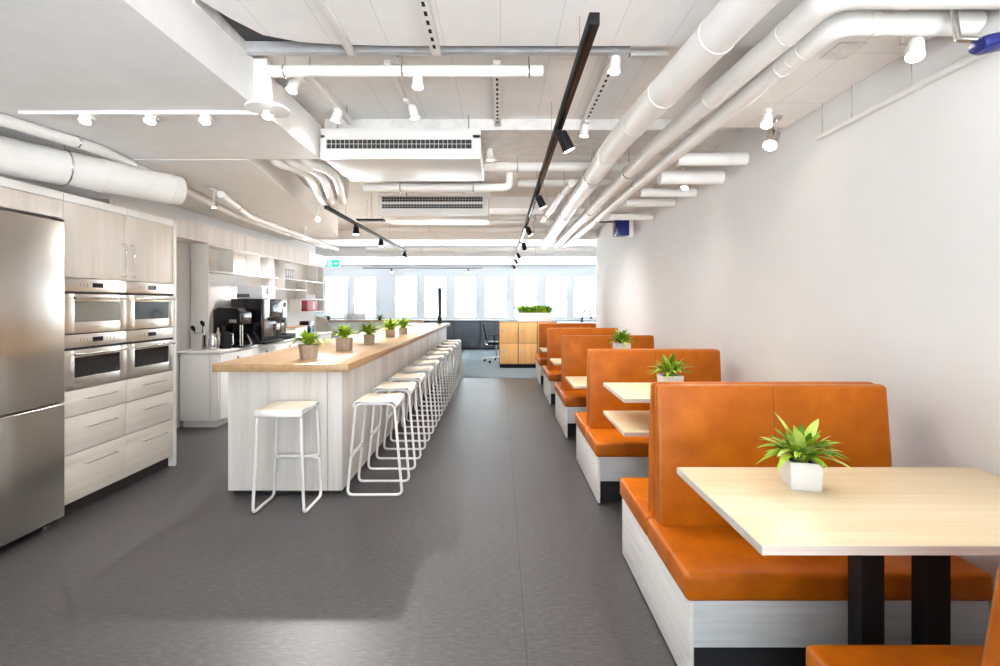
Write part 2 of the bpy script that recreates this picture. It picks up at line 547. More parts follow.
# left dropped soffit (two stepped boxes) and the curved board panel over the camera
struct('trim_3', MB().box(-4.0, -1.48, 0.3, 3.97, 2.74, 3.02), 'soffit', 'large white dropped soffit above the kitchen')
struct('trim_4', MB().prism([(-4.0, 3.972), (-2.07, 3.972), (-2.43, 6.0), (-2.62, 7.4), (-2.9, 8.6), (-4.0, 9.0)], 'z', 2.735, 3.02), 'soffit', 'lower white dropped soffit above the kitchen shelves')
pan = [(2.0, -2.0), (2.0, 2.68), (-0.6, 2.68), (-0.89, 2.665), (-1.10, 2.64), (-1.27, 2.57), (-1.36, 2.42), (-1.42, 2.28), (-1.46, 2.1), (-1.46, -2.0)]
struct('trim_5', MB().prism(pan, 'z', 2.985, 3.02), 'ceiling', 'white board ceiling panel with a rounded corner')
struct('trim_6', MB().box(-1.48, 2.04, 4.05, 4.75, 3.01, CEIL), 'concrete', 'raw concrete ceiling beam')
struct('trim_7', MB().box(-6.4, 4.4, 10.2, 10.7, 2.90, CEIL), 'white_paint', 'white ceiling beam')
struct('trim_8', MB().box(-6.4, 4.4, 13.6, 16.5, 2.86, CEIL), 'white_paint', 'white dropped ceiling by the windows')
struct('trim_9', MB().box(1.50, WR, 0.6, 3.42, 2.80, 2.83), 'tiles', 'white acoustic ceiling tiles beside the wall')
struct('trim_11', MB().box(-1.40, 2.03, 7.0, 7.45, 2.93, CEIL), 'white_paint', 'white ceiling beam over the bar')
# gap beside the rounded panel, its shade painted in as a black slab
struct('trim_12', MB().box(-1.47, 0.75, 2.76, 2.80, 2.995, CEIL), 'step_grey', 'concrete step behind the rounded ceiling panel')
struct('trim_13', MB().box(-1.48, -0.8, 1.2, 2.759, 3.055, CEIL), 'cavity_shade', 'black slab painted as shade in the gap above the rounded ceiling panel')
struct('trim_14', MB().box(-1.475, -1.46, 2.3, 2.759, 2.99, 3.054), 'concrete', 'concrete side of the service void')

# far buildings outside
for i, (x, y, w_, d_, h_) in enumerate([(-13.5, 70, 3.2, 5, 4.2), (5, 85, 16, 8, 2.6), (-28, 90, 3.0, 5, 7)]):
    o = build('far_building', MB().box(x - w_ / 2, x + w_ / 2, y, y + d_, -6, h_), 'far_building', None, (x, y, -6), False)
    tag(o, ['pale distant building seen low through the middle windows', 'pale distant building seen low through the right windows', 'tall pale distant building seen through the leftmost window'][i], 'building')

# ============================================================ KITCHEN, LEFT SIDE
XF = -3.10     # front plane of the tall cabinets
YA, YB, YC = 3.405, 3.981, 4.557
def tower(y0, y1, hinge_right, label, endpanel):
    t = thing('oven_cabinet', label, 'cabinet', (-3.4, (y0 + y1) / 2, 0), 'tall oven cabinets in the kitchen')
    b = MB()
    b.box(-3.72, XF - 0.022, y0, y1, 0.10, 0.915)
    b.box(-3.72, XF - 0.022, y0, y1, 1.735, 2.30)
    b.box(-3.74, -3.70, y0, y1, 0.915, 1.735)
    b.box(-3.70, XF - 0.03, y0, y0 + 0.014, 0.915, 1.735)
    b.box(-3.70, XF - 0.03, y1 - 0.014, y1, 0.915, 1.735)
    build('carcass', b, 'wash_warm', t, smooth=False)
    g = 0.002
    d = build('door', MB().box(XF - 0.02, XF, y0 + g, y1 - g, 1.737, 2.275, 0.002), 'wash_warm', t)
    hy = y1 - 0.045 if hinge_right else y0 + 0.045
    hb = MB()
    hb.tube(fillet([(XF, hy, 1.765), (XF + 0.035, hy, 1.765), (XF + 0.035, hy, 2.03), (XF, hy, 2.03)], 0.008, 3), 0.006, 8)
    build('handle', hb, 'chrome', d)
    for (z0, z1) in ((0.727, 0.915), (0.456, 0.723), (0.105, 0.452)):
        dr = build('drawer', MB().box(XF - 0.02, XF, y0 + g, y1 - g, z0 + g, z1 - g, 0.002), 'wash_h', t)
        hz = z1 - 0.075 if z1 - z0 < 0.2 else z1 - 0.095
        hm = MB()
        hm.tube(fillet([(XF, y0 + 0.17, hz), (XF + 0.03, y0 + 0.17, hz), (XF + 0.03, y1 - 0.12, hz), (XF, y1 - 0.12, hz)], 0.006, 3), 0.005, 8)
        build('handle', hm, 'chrome', dr)
    build('plinth', MB().box(-3.70, XF - 0.05, y0, y1, 0.0, 0.10), 'plinth', t, smooth=False)
    build('cornice', MB().box(-3.72, XF + 0.006, y0, y1, 2.278, 2.335, 0.004), 'white_paint', t)
    if endpanel:
        build('end_panel', MB().box(-3.74, XF + 0.01, y1, y1 + 0.03, 0.0, 2.335, 0.003), 'white_lacquer', t)
tower(YA, YB, True, 'tall whitewashed cabinet with two ovens next to the steel fridge', False)
tower(YB, YC, False, 'tall whitewashed cabinet with two ovens at the end by the white side panel', True)

def oven(y0, y1, z0, z1, glass, label, grime=0):
    t = thing('oven', label, 'oven', (XF - 0.25, (y0 + y1) / 2, z0), 'built in steel ovens')
    y0 += 0.003; y1 -= 0.003
    h = z1 - z0
    zc = z1 - 0.105
    build('body', MB().box(-3.66, XF - 0.024, y0 + 0.016, y1 - 0.016, z0 + 0.006, z1 - 0.006), 'black_matt', t, smooth=False)
    cp = build('control_panel', MB().box(XF - 0.022, XF + 0.004, y0, y1, zc + 0.006, z1 - 0.003, 0.003), 'oven_steel', t)
    ym = (y0 + y1) / 2
    zm = (zc + z1) / 2 + 0.004
    build('display', MB().box(XF + 0.003, XF + 0.006, ym - 0.045, ym + 0.05, zm - 0.017, zm + 0.017), 'display', cp, smooth=False)
    for dy in (-0.15, -0.12, -0.09, 0.09, 0.12, 0.16):
        build('touch_mark', MB().box(XF + 0.003, XF + 0.0052, ym + dy - 0.003, ym + dy + 0.003, zm - 0.012, zm + 0.012), 'grey_mark', cp, smooth=False)
    build('vent_slot', MB().box(XF - 0.022, XF - 0.004, y0, y1, zc - 0.012, zc + 0.006), 'black_matt', t, smooth=False)
    zt = zc - 0.012
    d = MB()
    wy0, wy1, wz0, wz1 = y0 + 0.085, y1 - 0.065, z0 + 0.085, zt - 0.055
    d.box(XF - 0.022, XF + 0.004, y0, wy0, z0 + 0.002, zt, 0.002)
    d.box(XF - 0.022, XF + 0.004, wy1, y1, z0 + 0.002, zt, 0.002)
    d.box(XF - 0.022, XF + 0.004, wy0, wy1, z0 + 0.002, wz0, 0.002)
    d.box(XF - 0.022, XF + 0.004, wy0, wy1, wz1, zt, 0.002)
    d = build('door', d, 'oven_steel', t)
    build('window', MB().box(XF - 0.018, XF + 0.001, wy0, wy1, wz0, wz1), glass, d, smooth=False)
    build('badge', MB().box(XF + 0.003, XF + 0.005, ym - 0.03, ym + 0.03, z0 + 0.04, z0 + 0.046), 'grey_mark', d, smooth=False)
    hm = MB()
    hz = zt - 0.03
    hm.tube([(XF + 0.045, y0 + 0.04, hz), (XF + 0.045, y1 - 0.04, hz)], 0.010, 12)
    for yy in (y0 + 0.06, y1 - 0.06):
        hm.box(XF + 0.003, XF + 0.045, yy - 0.012, yy + 0.012, hz - 0.008, hz + 0.008, 0.003)
    build('handle', hm, 'chrome', d)
oven(YA, YB, 1.325, 1.733, 'oven_glass_pale', 'upper steel oven next to the fridge with pale mirrored window')
oven(YB, YC, 1.325, 1.733, 'oven_glass', 'upper steel oven beside the white end panel with dark window')
oven(YA, YB, 0.918, 1.323, 'oven_glass', 'lower steel oven next to the fridge above the drawers')
oven(YB, YC, 0.918, 1.323, 'oven_glass', 'lower steel oven beside the white end panel above the drawers')

# fridge and the cabinet over it
t = thing('refrigerator', 'tall brushed steel fridge with two doors at the left edge', 'fridge', (-3.4, 2.93, 0))
build('cabinet_body', MB().box(-3.74, -3.14, 2.46, 3.385, 0.05, 2.125, 0.004), 'fridge', t)
build('door', MB().box(-3.136, -3.055, 2.462, 3.372, 0.856, 2.122, 0.008, 3), 'fridge', t)
build('door', MB().box(-3.136, -3.055, 2.462, 3.372, 0.055, 0.846, 0.008, 3), 'fridge', t)
for y in (2.55, 3.32):
    build('foot', MB().lathe([(0.022, 0.0), (0.022, 0.012), (0.012, 0.016), (0.012, 0.055)], -3.15, y, 14), 'chrome', t)
build('hinge', MB().box(-3.12, -3.06, 3.30, 3.372, 2.122, 2.134, 0.003), 'black', t)
t = thing('wall_cabinet', 'whitewashed cabinet panel over the steel fridge', 'cabinet', (-3.4, 2.7, 2.15))
build('body', MB().box(-3.72, XF - 0.022, 1.4, YA - 0.002, 2.15, 2.30), 'wash_warm', t, smooth=False)
for y0, y1 in ((1.4, 2.42), (2.424, YA - 0.002)):
    build('door', MB().box(XF - 0.02, XF, y0, y1, 2.15, 2.275, 0.002), 'wash_warm', t)
build('cornice', MB().box(-3.72, XF + 0.006, 1.4, YA - 0.002, 2.278, 2.335, 0.004), 'white_paint', t)

# wooden fascia over the shelves
o = build('fascia_panel', MB().box(-3.99, -3.74, YC + 0.04, 9.4, sZ(2.296), 2.55), 'wash_v', None, (-3.8, 7, 2.3), False)
tag(o, 'whitewashed wooden fascia running above the white shelves', 'panel')
o = build('fascia_panel', MB().box(-3.99, -3.74, 9.4, 10.24, sZ(2.296), 2.55), 'white_paint', None, (-3.8, 9.5, 2.3), False)
tag(o, 'white fascia at the far end above the shelves', 'panel')

# kitchen counter
CT = 0.955
t = thing('kitchen_counter', 'white counter under the open shelves behind the bar', 'counter', (-3.7, 7.9, 0))
build('carcass', MB().box(-3.97, -3.50, 5.97, 9.9, 0.09, CT - 0.03), 'white_lacquer', t, smooth=False)
for (x0, x1) in ((-3.965, -3.60), (-3.595, -3.49)):
    build('end_panel', MB().box(x0, x1, 5.945, 5.968, 0.09, CT - 0.045, 0.003), 'white_lacquer', t)
n = 5
for k in range(n):
    y0 = 5.97 + (9.9 - 5.97) * k / n
    y1 = 5.97 + (9.9 - 5.97) * (k + 1) / n
    d = build('drawer', MB().box(-3.498, -3.478, y0 + 0.003, y1 - 0.003, 0.70, CT - 0.045, 0.002), 'white_lacquer', t)
    build('lock', MB().cyl((-3.478, (y0 + y1) / 2, 0.83), (-3.468, (y0 + y1) / 2, 0.83), 0.012, n=12), 'black', d)
    d = build('door', MB().box(-3.498, -3.478, y0 + 0.003, y1 - 0.003, 0.10, 0.695, 0.002), 'white_lacquer', t)
build('plinth', MB().box(-3.95, -3.54, 5.99, 9.9, 0, 0.09), 'white_lacquer', t, smooth=False)
o = build('worktop', MB().box(-3.995, -3.46, 5.935, 9.92, CT - 0.03, CT, 0.004), 'white_lacquer', None, (-3.7, 7.9, CT - 0.03))
tag(o, 'white worktop along the kitchen counter under the shelves', 'worktop')

# open shelves on the wall
t = thing('open_shelf', 'white open wall shelf with uneven compartments above the counter', 'shelf', (-3.8, 8, CT))
XS, XB = -3.76, -3.985
build('side_panel', MB().box(XB, XS, sY(5.985), sY(6.010), CT + 0.001, sZ(2.296), 0.002), 'white_lacquer', t)
def shelf(y0, y1, z): build('shelf_board', MB().box(XB + 0.012, XS, sY(y0), sY(y1), sZ(z) - 0.012, sZ(z) + 0.012, 0.002), 'white_lacquer', t)
def divider(y, z0, z1): build('divider', MB().box(XB + 0.012, XS, sY(y) - 0.010, sY(y) + 0.010, sZ(z0), sZ(z1), 0.002), 'white_lacquer', t)
build('back_panel', MB().box(XB, XB + 0.012, sY(6.010), sY(9.92), CT + 0.02, sZ(2.296)), 'white_paint', t, smooth=False)
shelf(6.010, 9.92, 2.284)
shelf(6.010, 7.90, 1.955)
shelf(7.72, 9.06, 1.785)
shelf(8.14, 9.92, 1.965)
shelf(8.78, 9.92, 1.62)
shelf(8.78, 9.92, 1.38)
for (y, z0, z1) in ((6.56, 1.967, 2.272), (7.26, 1.967, 2.272), (7.74, 1.797, 2.272), (8.13, 1.797, 2.272), (9.56, 1.977, 2.272), (9.05, 1.632, 1.953), (8.79, 1.392, 1.608), (9.91, 1.392, 1.608), (9.91, 1.632, 1.953), (9.91, 1.977, 2.272)):
    divider(y, z0, z1)

# things on the shelves
for k in range(5):
    y = sY(8.22) + k * 0.085
    b = thing('binder', ['grey binder first from the left on the upper shelf', 'grey binder second from the left on the upper shelf', 'grey binder in the middle of the row on the upper shelf', 'grey binder second from the right on the upper shelf', 'pale binder at the right end of the row on the upper shelf'][k], 'binder', (-3.87, y + 0.03, sZ(1.977)), 'binders on the upper shelf')
    build('cover', MB().box(-3.96, -3.775, y, y + 0.07, sZ(1.977), 2.16, 0.004), 'binder' if k < 4 else 'paper', b)
    build('spine_label', MB().box(-3.776, -3.772, y + 0.012, y + 0.058, 2.04, 2.13), 'paper', b, smooth=False)
for k in range(6):
    y = sY(9.14) + k * 0.07
    o = build('book', MB().box(-3.96, -3.79, y, y + 0.055, sZ(1.632), 1.71 + 0.008 * (k % 3), 0.003), 'paper', None, (-3.87, y, sZ(1.632)))
    tag(o, 'small white book in the row above the red box', 'book', 'white books above the red box')
t = thing('storage_box', 'red storage box with pale print on the lowest shelf', 'box', (-3.87, 9.6, sZ(1.392)))
build('box_body', MB().box(-3.965, -3.775, sY(9.10), sY(9.62), sZ(1.393), 1.60, 0.004), 'red', t)
build('print', MB().box(-3.777, -3.772, sY(9.36), sY(9.47), 1.42, 1.57), 'pink_mark', t, smooth=False)
t = thing('carton', 'white and grey carton standing on top of the large coffee machine', 'box', (-3.62, 7.1, 1.612))
build('carton_body', MB().box(-3.78, -3.42, 6.90, 7.30, 1.612, 1.80, 0.004), 'paper', t)
build('band', MB().box(-3.782, -3.60, 6.896, 6.90, 1.63, 1.68), 'slate', t, smooth=False)
build('print', MB().box(-3.424, -3.4185, 7.02, 7.10, 1.68, 1.78), 'slate', t, smooth=False)
o = build('paper_notice', MB().box(-3.972, -3.969, 7.05, 7.55, 1.64, 1.92), 'paper', None, (-3.97, 7.3, 1.64), False)
tag(o, 'white paper notice on the back panel above the coffee machine', 'notice')

# utensil holder with two tools
t = thing('utensil_holder', 'square steel utensil pot at the near end of the counter', 'pot', (-3.80, 6.06, CT))
b = MB()
u0, u1, v0, v1 = -3.86, -3.745, 6.02, 6.12
b.box(u0, u1, v0, v1, CT, CT + 0.012, 0.002)
for (a0, a1, c0, c1) in ((u0, u0 + 0.005, v0, v1), (u1 - 0.005, u1, v0, v1), (u0 + 0.005, u1 - 0.005, v0, v0 + 0.005), (u0 + 0.005, u1 - 0.005, v1 - 0.005, v1)):
    b.box(a0, a1, c0, c1, CT + 0.012, CT + 0.215, 0.001)
build('pot_body', b, 'chrome', t)
def tool(pts, head, label, r=0.006):
    t = thing('kitchen_tool', label, 'utensil', pts[0], None)
    build('shaft', MB().tube(pts, r, 8), 'black', t)
    m = MB()
    prof = [(0.004, -0.045), (0.026, -0.03), (0.036, 0.0), (0.030, 0.03), (0.004, 0.045)]
    m.lathe(prof, 0, 0, 16)
    m.xform(Matrix.Translation(head) @ Matrix.Rotation(0.5, 4, 'X') @ Matrix.Diagonal((0.8, 0.3, 1.0, 1)))
    build('head', m, 'black', t)
tool([(-3.78, 6.08, CT + 0.014), (-3.765, 6.08, CT + 0.30)], Vector((-3.765, 6.075, CT + 0.335)), 'black round spoon standing in the steel utensil pot')
tool([(-3.83, 6.05, CT + 0.014), (-3.85, 6.05, CT + 0.25)], Vector((-3.868, 6.05, CT + 0.275)), 'black ladle leaning left in the steel utensil pot')
t = thing('milk_jug', 'steel milk jug with handle beside the utensil pot', 'jug', (-3.66, 6.12, CT))
build('jug_body', MB().lathe([(0.048, CT), (0.050, CT + 0.01), (0.050, CT + 0.12), (0.042, CT + 0.17), (0.046, CT + 0.20), (0.040, CT + 0.20), (0.036, CT + 0.17)], -3.66, 6.12, 22), 'chrome', t)
build('handle', MB().tube(fillet([(-3.612, 6.12, CT + 0.17), (-3.575, 6.12, CT + 0.17), (-3.575, 6.12, CT + 0.06), (-3.612, 6.12, CT + 0.06)], 0.02, 4), 0.006, 8), 'chrome', t)
o = build('bottle', MB().lathe([(0.022, CT), (0.024, CT + 0.01), (0.024, CT + 0.19), (0.012, CT + 0.23), (0.012, CT + 0.27)], -3.70, 6.30, 16), 'cream', None, (-3.70, 6.30, CT))
tag(o, 'slim pale bottle behind the steel milk jug', 'bottle')

# drip coffee maker
t = thing('coffee_maker', 'black filter coffee maker with rounded top near the utensil pot', 'coffee maker', (-3.62, 6.5, CT))
b = MB()
b.prism([(-3.82, CT + 0.02), (-3.70, CT + 0.02), (-3.70, CT + 0.30), (-3.44, CT + 0.30), (-3.44, CT + 0.47), (-3.50, CT + 0.53), (-3.76, CT + 0.54), (-3.82, CT + 0.50)], 'y', 6.38, 6.66, 0.018, 3)
build('housing', b, 'black_gloss', t)
build('base_plate', MB().box(-3.83, -3.42, 6.37, 6.67, CT, CT + 0.025, 0.008), 'black_gloss', t)
build('badge', MB().box(-3.60, -3.50, 6.376, 6.381, CT + 0.335, CT + 0.375), 'steel', t, smooth=False)
pp = MB()
for x in (-3.475, -3.445):
    pp.cyl((x, 6.42, CT + 0.025), (x, 6.42, CT + 0.302), 0.009, n=12)
build('pillar', pp, 'steel', t)
t = thing('coffee_jug', 'black thermos jug standing in front of the coffee maker', 'jug', (-3.60, 6.28, CT))
build('jug_body', MB().lathe([(0.065, CT), (0.072, CT + 0.02), (0.072, CT + 0.13), (0.055, CT + 0.19), (0.05, CT + 0.215), (0.02, CT + 0.225)], -3.595, 6.285, 24), 'black', t)
build('handle', MB().tube(fillet([(-3.535, 6.285, CT + 0.195), (-3.495, 6.285, CT + 0.195), (-3.495, 6.285, CT + 0.05), (-3.53, 6.285, CT + 0.05)], 0.02, 4), 0.008, 8), 'steel', t)
t = thing('knock_bar', 'tilted steel cup rest on the counter between the coffee machines', 'rest', (-3.45, 6.8, CT))
build('base_plate', MB().box(-3.53, -3.465, 6.72, 6.80, CT, CT + 0.012, 0.003), 'black', t)
b = MB()
b.box(-0.008, 0.008, -0.025, 0.025, 0, 0.17, 0.003)
b.xform(Matrix.Translation((-3.485, 6.76, CT + 0.01)) @ Matrix.Rotation(-0.45, 4, 'Y'))
build('tilted_arm', b, 'chrome', t)

# bean to cup machine
t = thing('coffee_machine', 'large black automatic coffee machine on the counter', 'coffee machine', (-3.62, 7.1, CT))
build('housing', MB().box(-3.85, -3.40, 6.86, 7.48, CT + 0.04, 1.61, 0.012, 3), 'black_gloss', t)
build('base_tray', MB().box(-3.84, -3.36, 6.87, 7.47, CT, CT + 0.045, 0.008), 'black', t)
build('control_column', MB().box(-3.402, -3.37, 7.06, 7.47, 1.28, 1.605, 0.006), 'black_gloss', t)
build('light_strip', MB().box(-3.402, -3.378, 6.90, 7.04, 1.34, 1.60, 0.004), 'paper', t)
build('cup_bay', MB().box(-3.402, -3.392, 6.90, 7.26, 1.06, 1.30, 0.002), 'brown_panel', t)
build('spout', MB().box(-3.395, -3.335, 7.20, 7.28, 1.14, 1.24, 0.008), 'steel', t)
t = thing('serving_tray', 'flat black tray at the counter edge by the large coffee machine', 'tray', (-3.5, 7.8, CT))
b = MB()
b.box(-3.68, -3.47, 7.55, 8.10, CT, CT + 0.02, 0.004)
b.box(-3.68, -3.47, 7.53, 7.55, CT + 0.01, CT + 0.085, 0.004)
b.box(-3.68, -3.47, 8.10, 8.12, CT + 0.01, CT + 0.085, 0.004)
b.box(-3.47, -3.455, 7.53, 8.12, CT + 0.01, CT + 0.085, 0.004)
b.box(-3.695, -3.68, 7.53, 8.12, CT + 0.01, CT + 0.085, 0.004)
build('tray_body', b, 'black', t)
# grey machine with two knobs, boxes
t = thing('milk_cooler', 'narrow grey machine with two black knobs beside the black coffee machine', 'machine', (-3.84, 8.2, CT))
build('housing', MB().box(-3.96, -3.74, 8.12, 8.42, CT, 1.60, 0.008), 'steel', t)
for z in (1.26, 1.52):
    build('knob', MB().cyl((-3.74, 8.27, z), (-3.70, 8.27, z), 0.05, 0.045, 18), 'black', t)
t = thing('tea_box', 'white box with a wooden lid on the counter past the coffee machine', 'box', (-3.6, 8.35, CT))
build('box_body', MB().box(-3.66, -3.49, 8.20, 8.70, CT, CT + 0.17, 0.004), 'white_lacquer', t)
build('lid', MB().box(-3.68, -3.48, 8.18, 8.72, CT + 0.171, CT + 0.19, 0.003), 'oak_x', t)
t = thing('waste_bin', 'small black and blue bin on the far counter', 'bin', (-3.6, 8.95, CT))
build('bin_body', MB().box(-3.70, -3.52, 8.84, 9.08, CT, CT + 0.26, 0.01), 'black_gloss', t)
build('blue_panel', MB().box(-3.521, -3.516, 8.92, 9.02, CT + 0.03, CT + 0.15), 'blue_lock', t, smooth=False)
o = build('menu_card', MB().box(-3.90, -3.89, 8.50, 8.62, CT, CT + 0.36), 'yellow', None, (-3.9, 8.56, CT), False)
tag(o, 'upright yellow card leaning behind the white tea box', 'card')
t = thing('shell_chair', 'cream rounded shell chair past the far end of the counter', 'chair', (-4.35, 11.0, 0))
b = MB()
rows = []
for i in range(9):
    z = 0.72 + 0.50 * i / 8
    row = []
    for k in range(13):
        a = -1.15 + 2.3 * k / 12
        rr = 0.34 + 0.05 * math.sin(PI * i / 8)
        hh = z - (0.18 * (i / 8) * abs(math.sin(a)) ** 3)
        row.append((-4.30 + rr * math.sin(a), 10.95 + rr * math.cos(a), hh))
    rows.append(row)
b.quads(rows)
sh = build('shell', b, 'cream', t)
sm = sh.modifiers.new('thick', 'SOLIDIFY'); sm.thickness = 0.03
build('seat', MB().lathe([(0.02, 0.68), (0.34, 0.70), (0.36, 0.74), (0.30, 0.78), (0.02, 0.78)], -4.30, 10.95, 24), 'cream', t)
for k in range(4):
    a = PI / 4 + k * PI / 2
    build('leg', MB().cyl((-4.30 + 0.2 * math.cos(a), 10.95 + 0.2 * math.sin(a), 0.69), (-4.30 + 0.28 * math.cos(a), 10.95 + 0.28 * math.sin(a), 0), 0.016, 0.012, 10), 'locker', t)

# ============================================================ BAR ISLAND
t = thing('bar_counter', 'long whitewashed bar island with thick oak top', 'bar', (-1.74, 7.7, 0))
BX0, BX1, BY0, BY1 = -2.196, -1.275, 3.875, 11.45
build('body', MB().box(BX0, BX1 - 0.122, BY0, BY1, 0.035, 1.004, 0.002), 'wash_v', t, smooth=False)
build('corner_panel', MB().box(BX1 - 0.118, BX1, BY0, BY1, 0.035, 1.004, 0.003), 'wash_v', t)
build('plinth', MB().box(BX0 + 0.03, BX1 - 0.03, BY0 + 0.03, BY1 - 0.03, 0, 0.035), 'plinth', t, smooth=False)
build('worktop', MB().box(-2.275, -1.20, 3.79, 11.6, 1.005, 1.067, 0.004), 'oak', t)
fa = MB()
for yy in (5.4, 6.9, 8.4, 9.9):
    fa.box(BX1, BX1 + 0.001, yy, yy + 0.003, 0.04, 1.0)
build('panel_joint', fa, 'plinth', t, smooth=False)

# ---- stools
def make_stool(label, L, W, name='bar_stool'):
    """local: sled runs along x (sitter faces -x), width along y"""
    t = thing(name, label, 'stool', (0, 0, 0), 'white bar stools around the bar')
    r = 0.0112
    sx0, sx1 = -0.165, 0.175        # seat extent along the sled
    hw = 0.172
    H = 0.765
    bx0, bx1 = -L / 2, L / 2
    bw = W / 2
    zc = 0.325
    ty = hw - r - 0.004
    for s in (-1, 1):
        top_b = Vector((sx0 + r + 0.006, s * ty, H - 0.024))
        top_f = Vector((sx1 - r - 0.006, s * ty, H - 0.024))
        mid_b = Vector((bx0 + (top_b.x - bx0) * 0.43, s * (bw + (ty - bw) * 0.43), zc))
        low = [(mid_b.x, mid_b.y - s * 0.045, zc - r), (mid_b.x, mid_b.y, zc - r), (bx0, s * bw, r), (bx1, s * bw, r), top_f, top_b + Vector((0.05, 0, 0))]
        build('leg_frame', MB().tube(fillet(low, 0.048, 6), r, 10), 'white_metal', t)
        upp = [(mid_b.x, mid_b.y - s * 0.045, zc + r), (mid_b.x, mid_b.y, zc + r), top_b, top_b + Vector((0.12, 0, 0))]
        build('upper_leg', MB().tube(fillet(upp, 0.045, 6), r, 10), 'white_metal', t)
        xm = mid_b.x
        yb = abs(mid_b.y) - 0.044
    build('footrest', MB().tube([(xm, -yb, zc), (xm, yb, zc)], r * 1.3, 10), 'white_metal', t)
    # seat: bent sheet, its front and back edges rolled down over the frame
    R = 0.038
    pr = [(sx0, H - R - 0.012)]
    for k in range(7):
        a = PI - k / 6 * PI / 2
        pr.append((sx0 + R + R * math.cos(a), H - R + R * math.sin(a)))
    n = 8
    for k in range(1, n):
        u = k / n
        pr.append(((sx0 + R) * (1 - u) + (sx1 - R) * u, H - 0.008 * math.sin(PI * u)))
    for k in range(7):
        a = PI / 2 - k / 6 * PI / 2
        pr.append((sx1 - R + R * math.cos(a), H - R + R * math.sin(a)))
    pr.append((sx1, H - R - 0.012))
    g = [[(x, y, z) for (x, z) in pr] for y in (-hw, 0.0, hw)]
    seat = build('seat', MB().quads(g), 'white_metal', t)
    s1 = seat.modifiers.new('thick', 'SOLIDIFY'); s1.thickness = 0.010; s1.offset = 0
    g2 = [[(x, y, z + 0.0062) for (x, z) in pr[5:-5]] for y in (-hw + 0.010, 0.0, hw - 0.010)]
    top = build('seat_veneer', MB().quads(g2), 'birch', t)
    s2 = top.modifiers.new('thick', 'SOLIDIFY'); s2.thickness = 0.003; s2.offset = 0
    return t
ORD = ['first', 'second', 'third', 'fourth', 'fifth', 'sixth', 'seventh', 'eighth', 'ninth', 'tenth', 'eleventh']
side = make_stool('', 0.44, 0.30)
for i in range(11):
    lab = 'white sled bar stool along the bar side, %s from the near corner' % ORD[i]
    if i == 10:
        lab = 'white sled bar stool along the bar side, farthest from the camera'
    loc = (-1.005, 4.0 + 0.605 * i, 0)
    if i == 0:
        side.location = loc
        side['label'] = lab
    else:
        dup(side, loc, 0, lab)
fs = make_stool('white bar stool standing alone at the near end of the bar', 0.335, 0.375)
fs.location = (-1.62, 3.675, 0)
fs.rotation_euler = (0, 0, -PI / 2)

# ---- plants
def leafblade(mb, base, az, length, width, rise, droop, mi, nseg=7, fold=0.25):
    d = Vector((math.cos(az), math.sin(az), 0))
    sd = Vector((-d.y, d.x, 0))
    rows = []
    for k in range(nseg + 1):
        u = k / nseg
        out = length * (u * math.cos(rise) + 0.12 * u * u)
        up = length * (math.sin(rise) * u - droop * u * u)
        c = base + d * out + Vector((0, 0, up))
        w = width * (math.sin(PI * min(1, (u * 0.93 + 0.07))) ** 0.8) * (1 if u < 0.98 else 0.1)
        rows.append([c - sd * w + Vector((0, 0, w * fold)), c, c + sd * w + Vector((0, 0, w * fold))])
    mb.quads(rows, mi)

def square_pot(mb, h, bt, bb, wall=0.008):
    def ring(s, z): return [(-s, -s, z), (s, -s, z), (s, s, z), (-s, s, z)]
    b = bmesh.new()
    rs = [ring(bb, 0), ring(bt, h), ring(bt - wall, h), ring(bt - wall - 0.004, h - 0.02)]
    vv = [[b.verts.new(p) for p in r] for r in rs]
    b.faces.new(vv[0])
    for a, c in zip(vv, vv[1:]):
        for k in range(4):
            b.faces.new((a[k], a[(k + 1) % 4], c[(k + 1) % 4], c[k]))
    b.faces.new(vv[-1])
    bmesh.ops.recalc_face_normals(b, faces=list(b.faces))
    bmesh.ops.bevel(b, geom=[e for e in b.edges], offset=0.002, segments=2, affect='EDGES')
    mb._merge(b)

def plant(loc, rz, label, potmat, spread, height, nleaf, seed, poth=0.11, top=0.068, bot=0.055, lily=False, group=None):
    rnd = random.Random(seed)
    t = thing('potted_plant', label, 'plant', (0, 0, 0), group)
    mb = MB(); square_pot(mb, poth, top, bot)
    build('pot', mb, potmat, t, ang=30)
    build('soil', MB().box(-top + 0.012, top - 0.012, -top + 0.012, top - 0.012, poth - 0.022, poth - 0.012, 0.002), 'soil', t)
    lf = MB()
    for k in range(nleaf):
        az = k * 2.399 + rnd.uniform(-0.3, 0.3)
        u = k / nleaf
        rise = 0.18 + 1.15 * u + rnd.uniform(-0.12, 0.12)
        ln = (spread * 1.0) * (1 - u) + height * 1.15 * u
        ln *= rnd.uniform(0.85, 1.12)
        dr = 0.58 * (1 - u * 0.7) + rnd.uniform(-0.05, 0.15)
        base = Vector((rnd.uniform(-1, 1) * 0.02, rnd.uniform(-1, 1) * 0.02, poth - 0.012))
        mi = 0 if rnd.random() < 0.55 else (1 if rnd.random() < 0.75 else 2)
        wd = ln * rnd.uniform(0.072, 0.105)
        if rise < 0.6:
            base.z += 0.012
        leafblade(lf, base, az, ln, wd, rise + 0.42 * (1 - u), dr, mi)
    if lily:
        for az, rs, ln in ((2.6, 1.25, 0.21), (0.7, 1.05, 0.20), (4.2, 1.2, 0.17)):
            leafblade(lf, Vector((0, 0, poth - 0.01)), az, ln, 0.022, rs, 0.12, 2, 8, 0.5)
    build('foliage', lf, ['leaf', 'leaf_dark', 'leaf_pale'], t, ang=80)
    t.location = loc
    t.rotation_euler = (0, 0, rz)
    return t
G = 'small plants in grey brown pots along the bar'
WT = 1.067
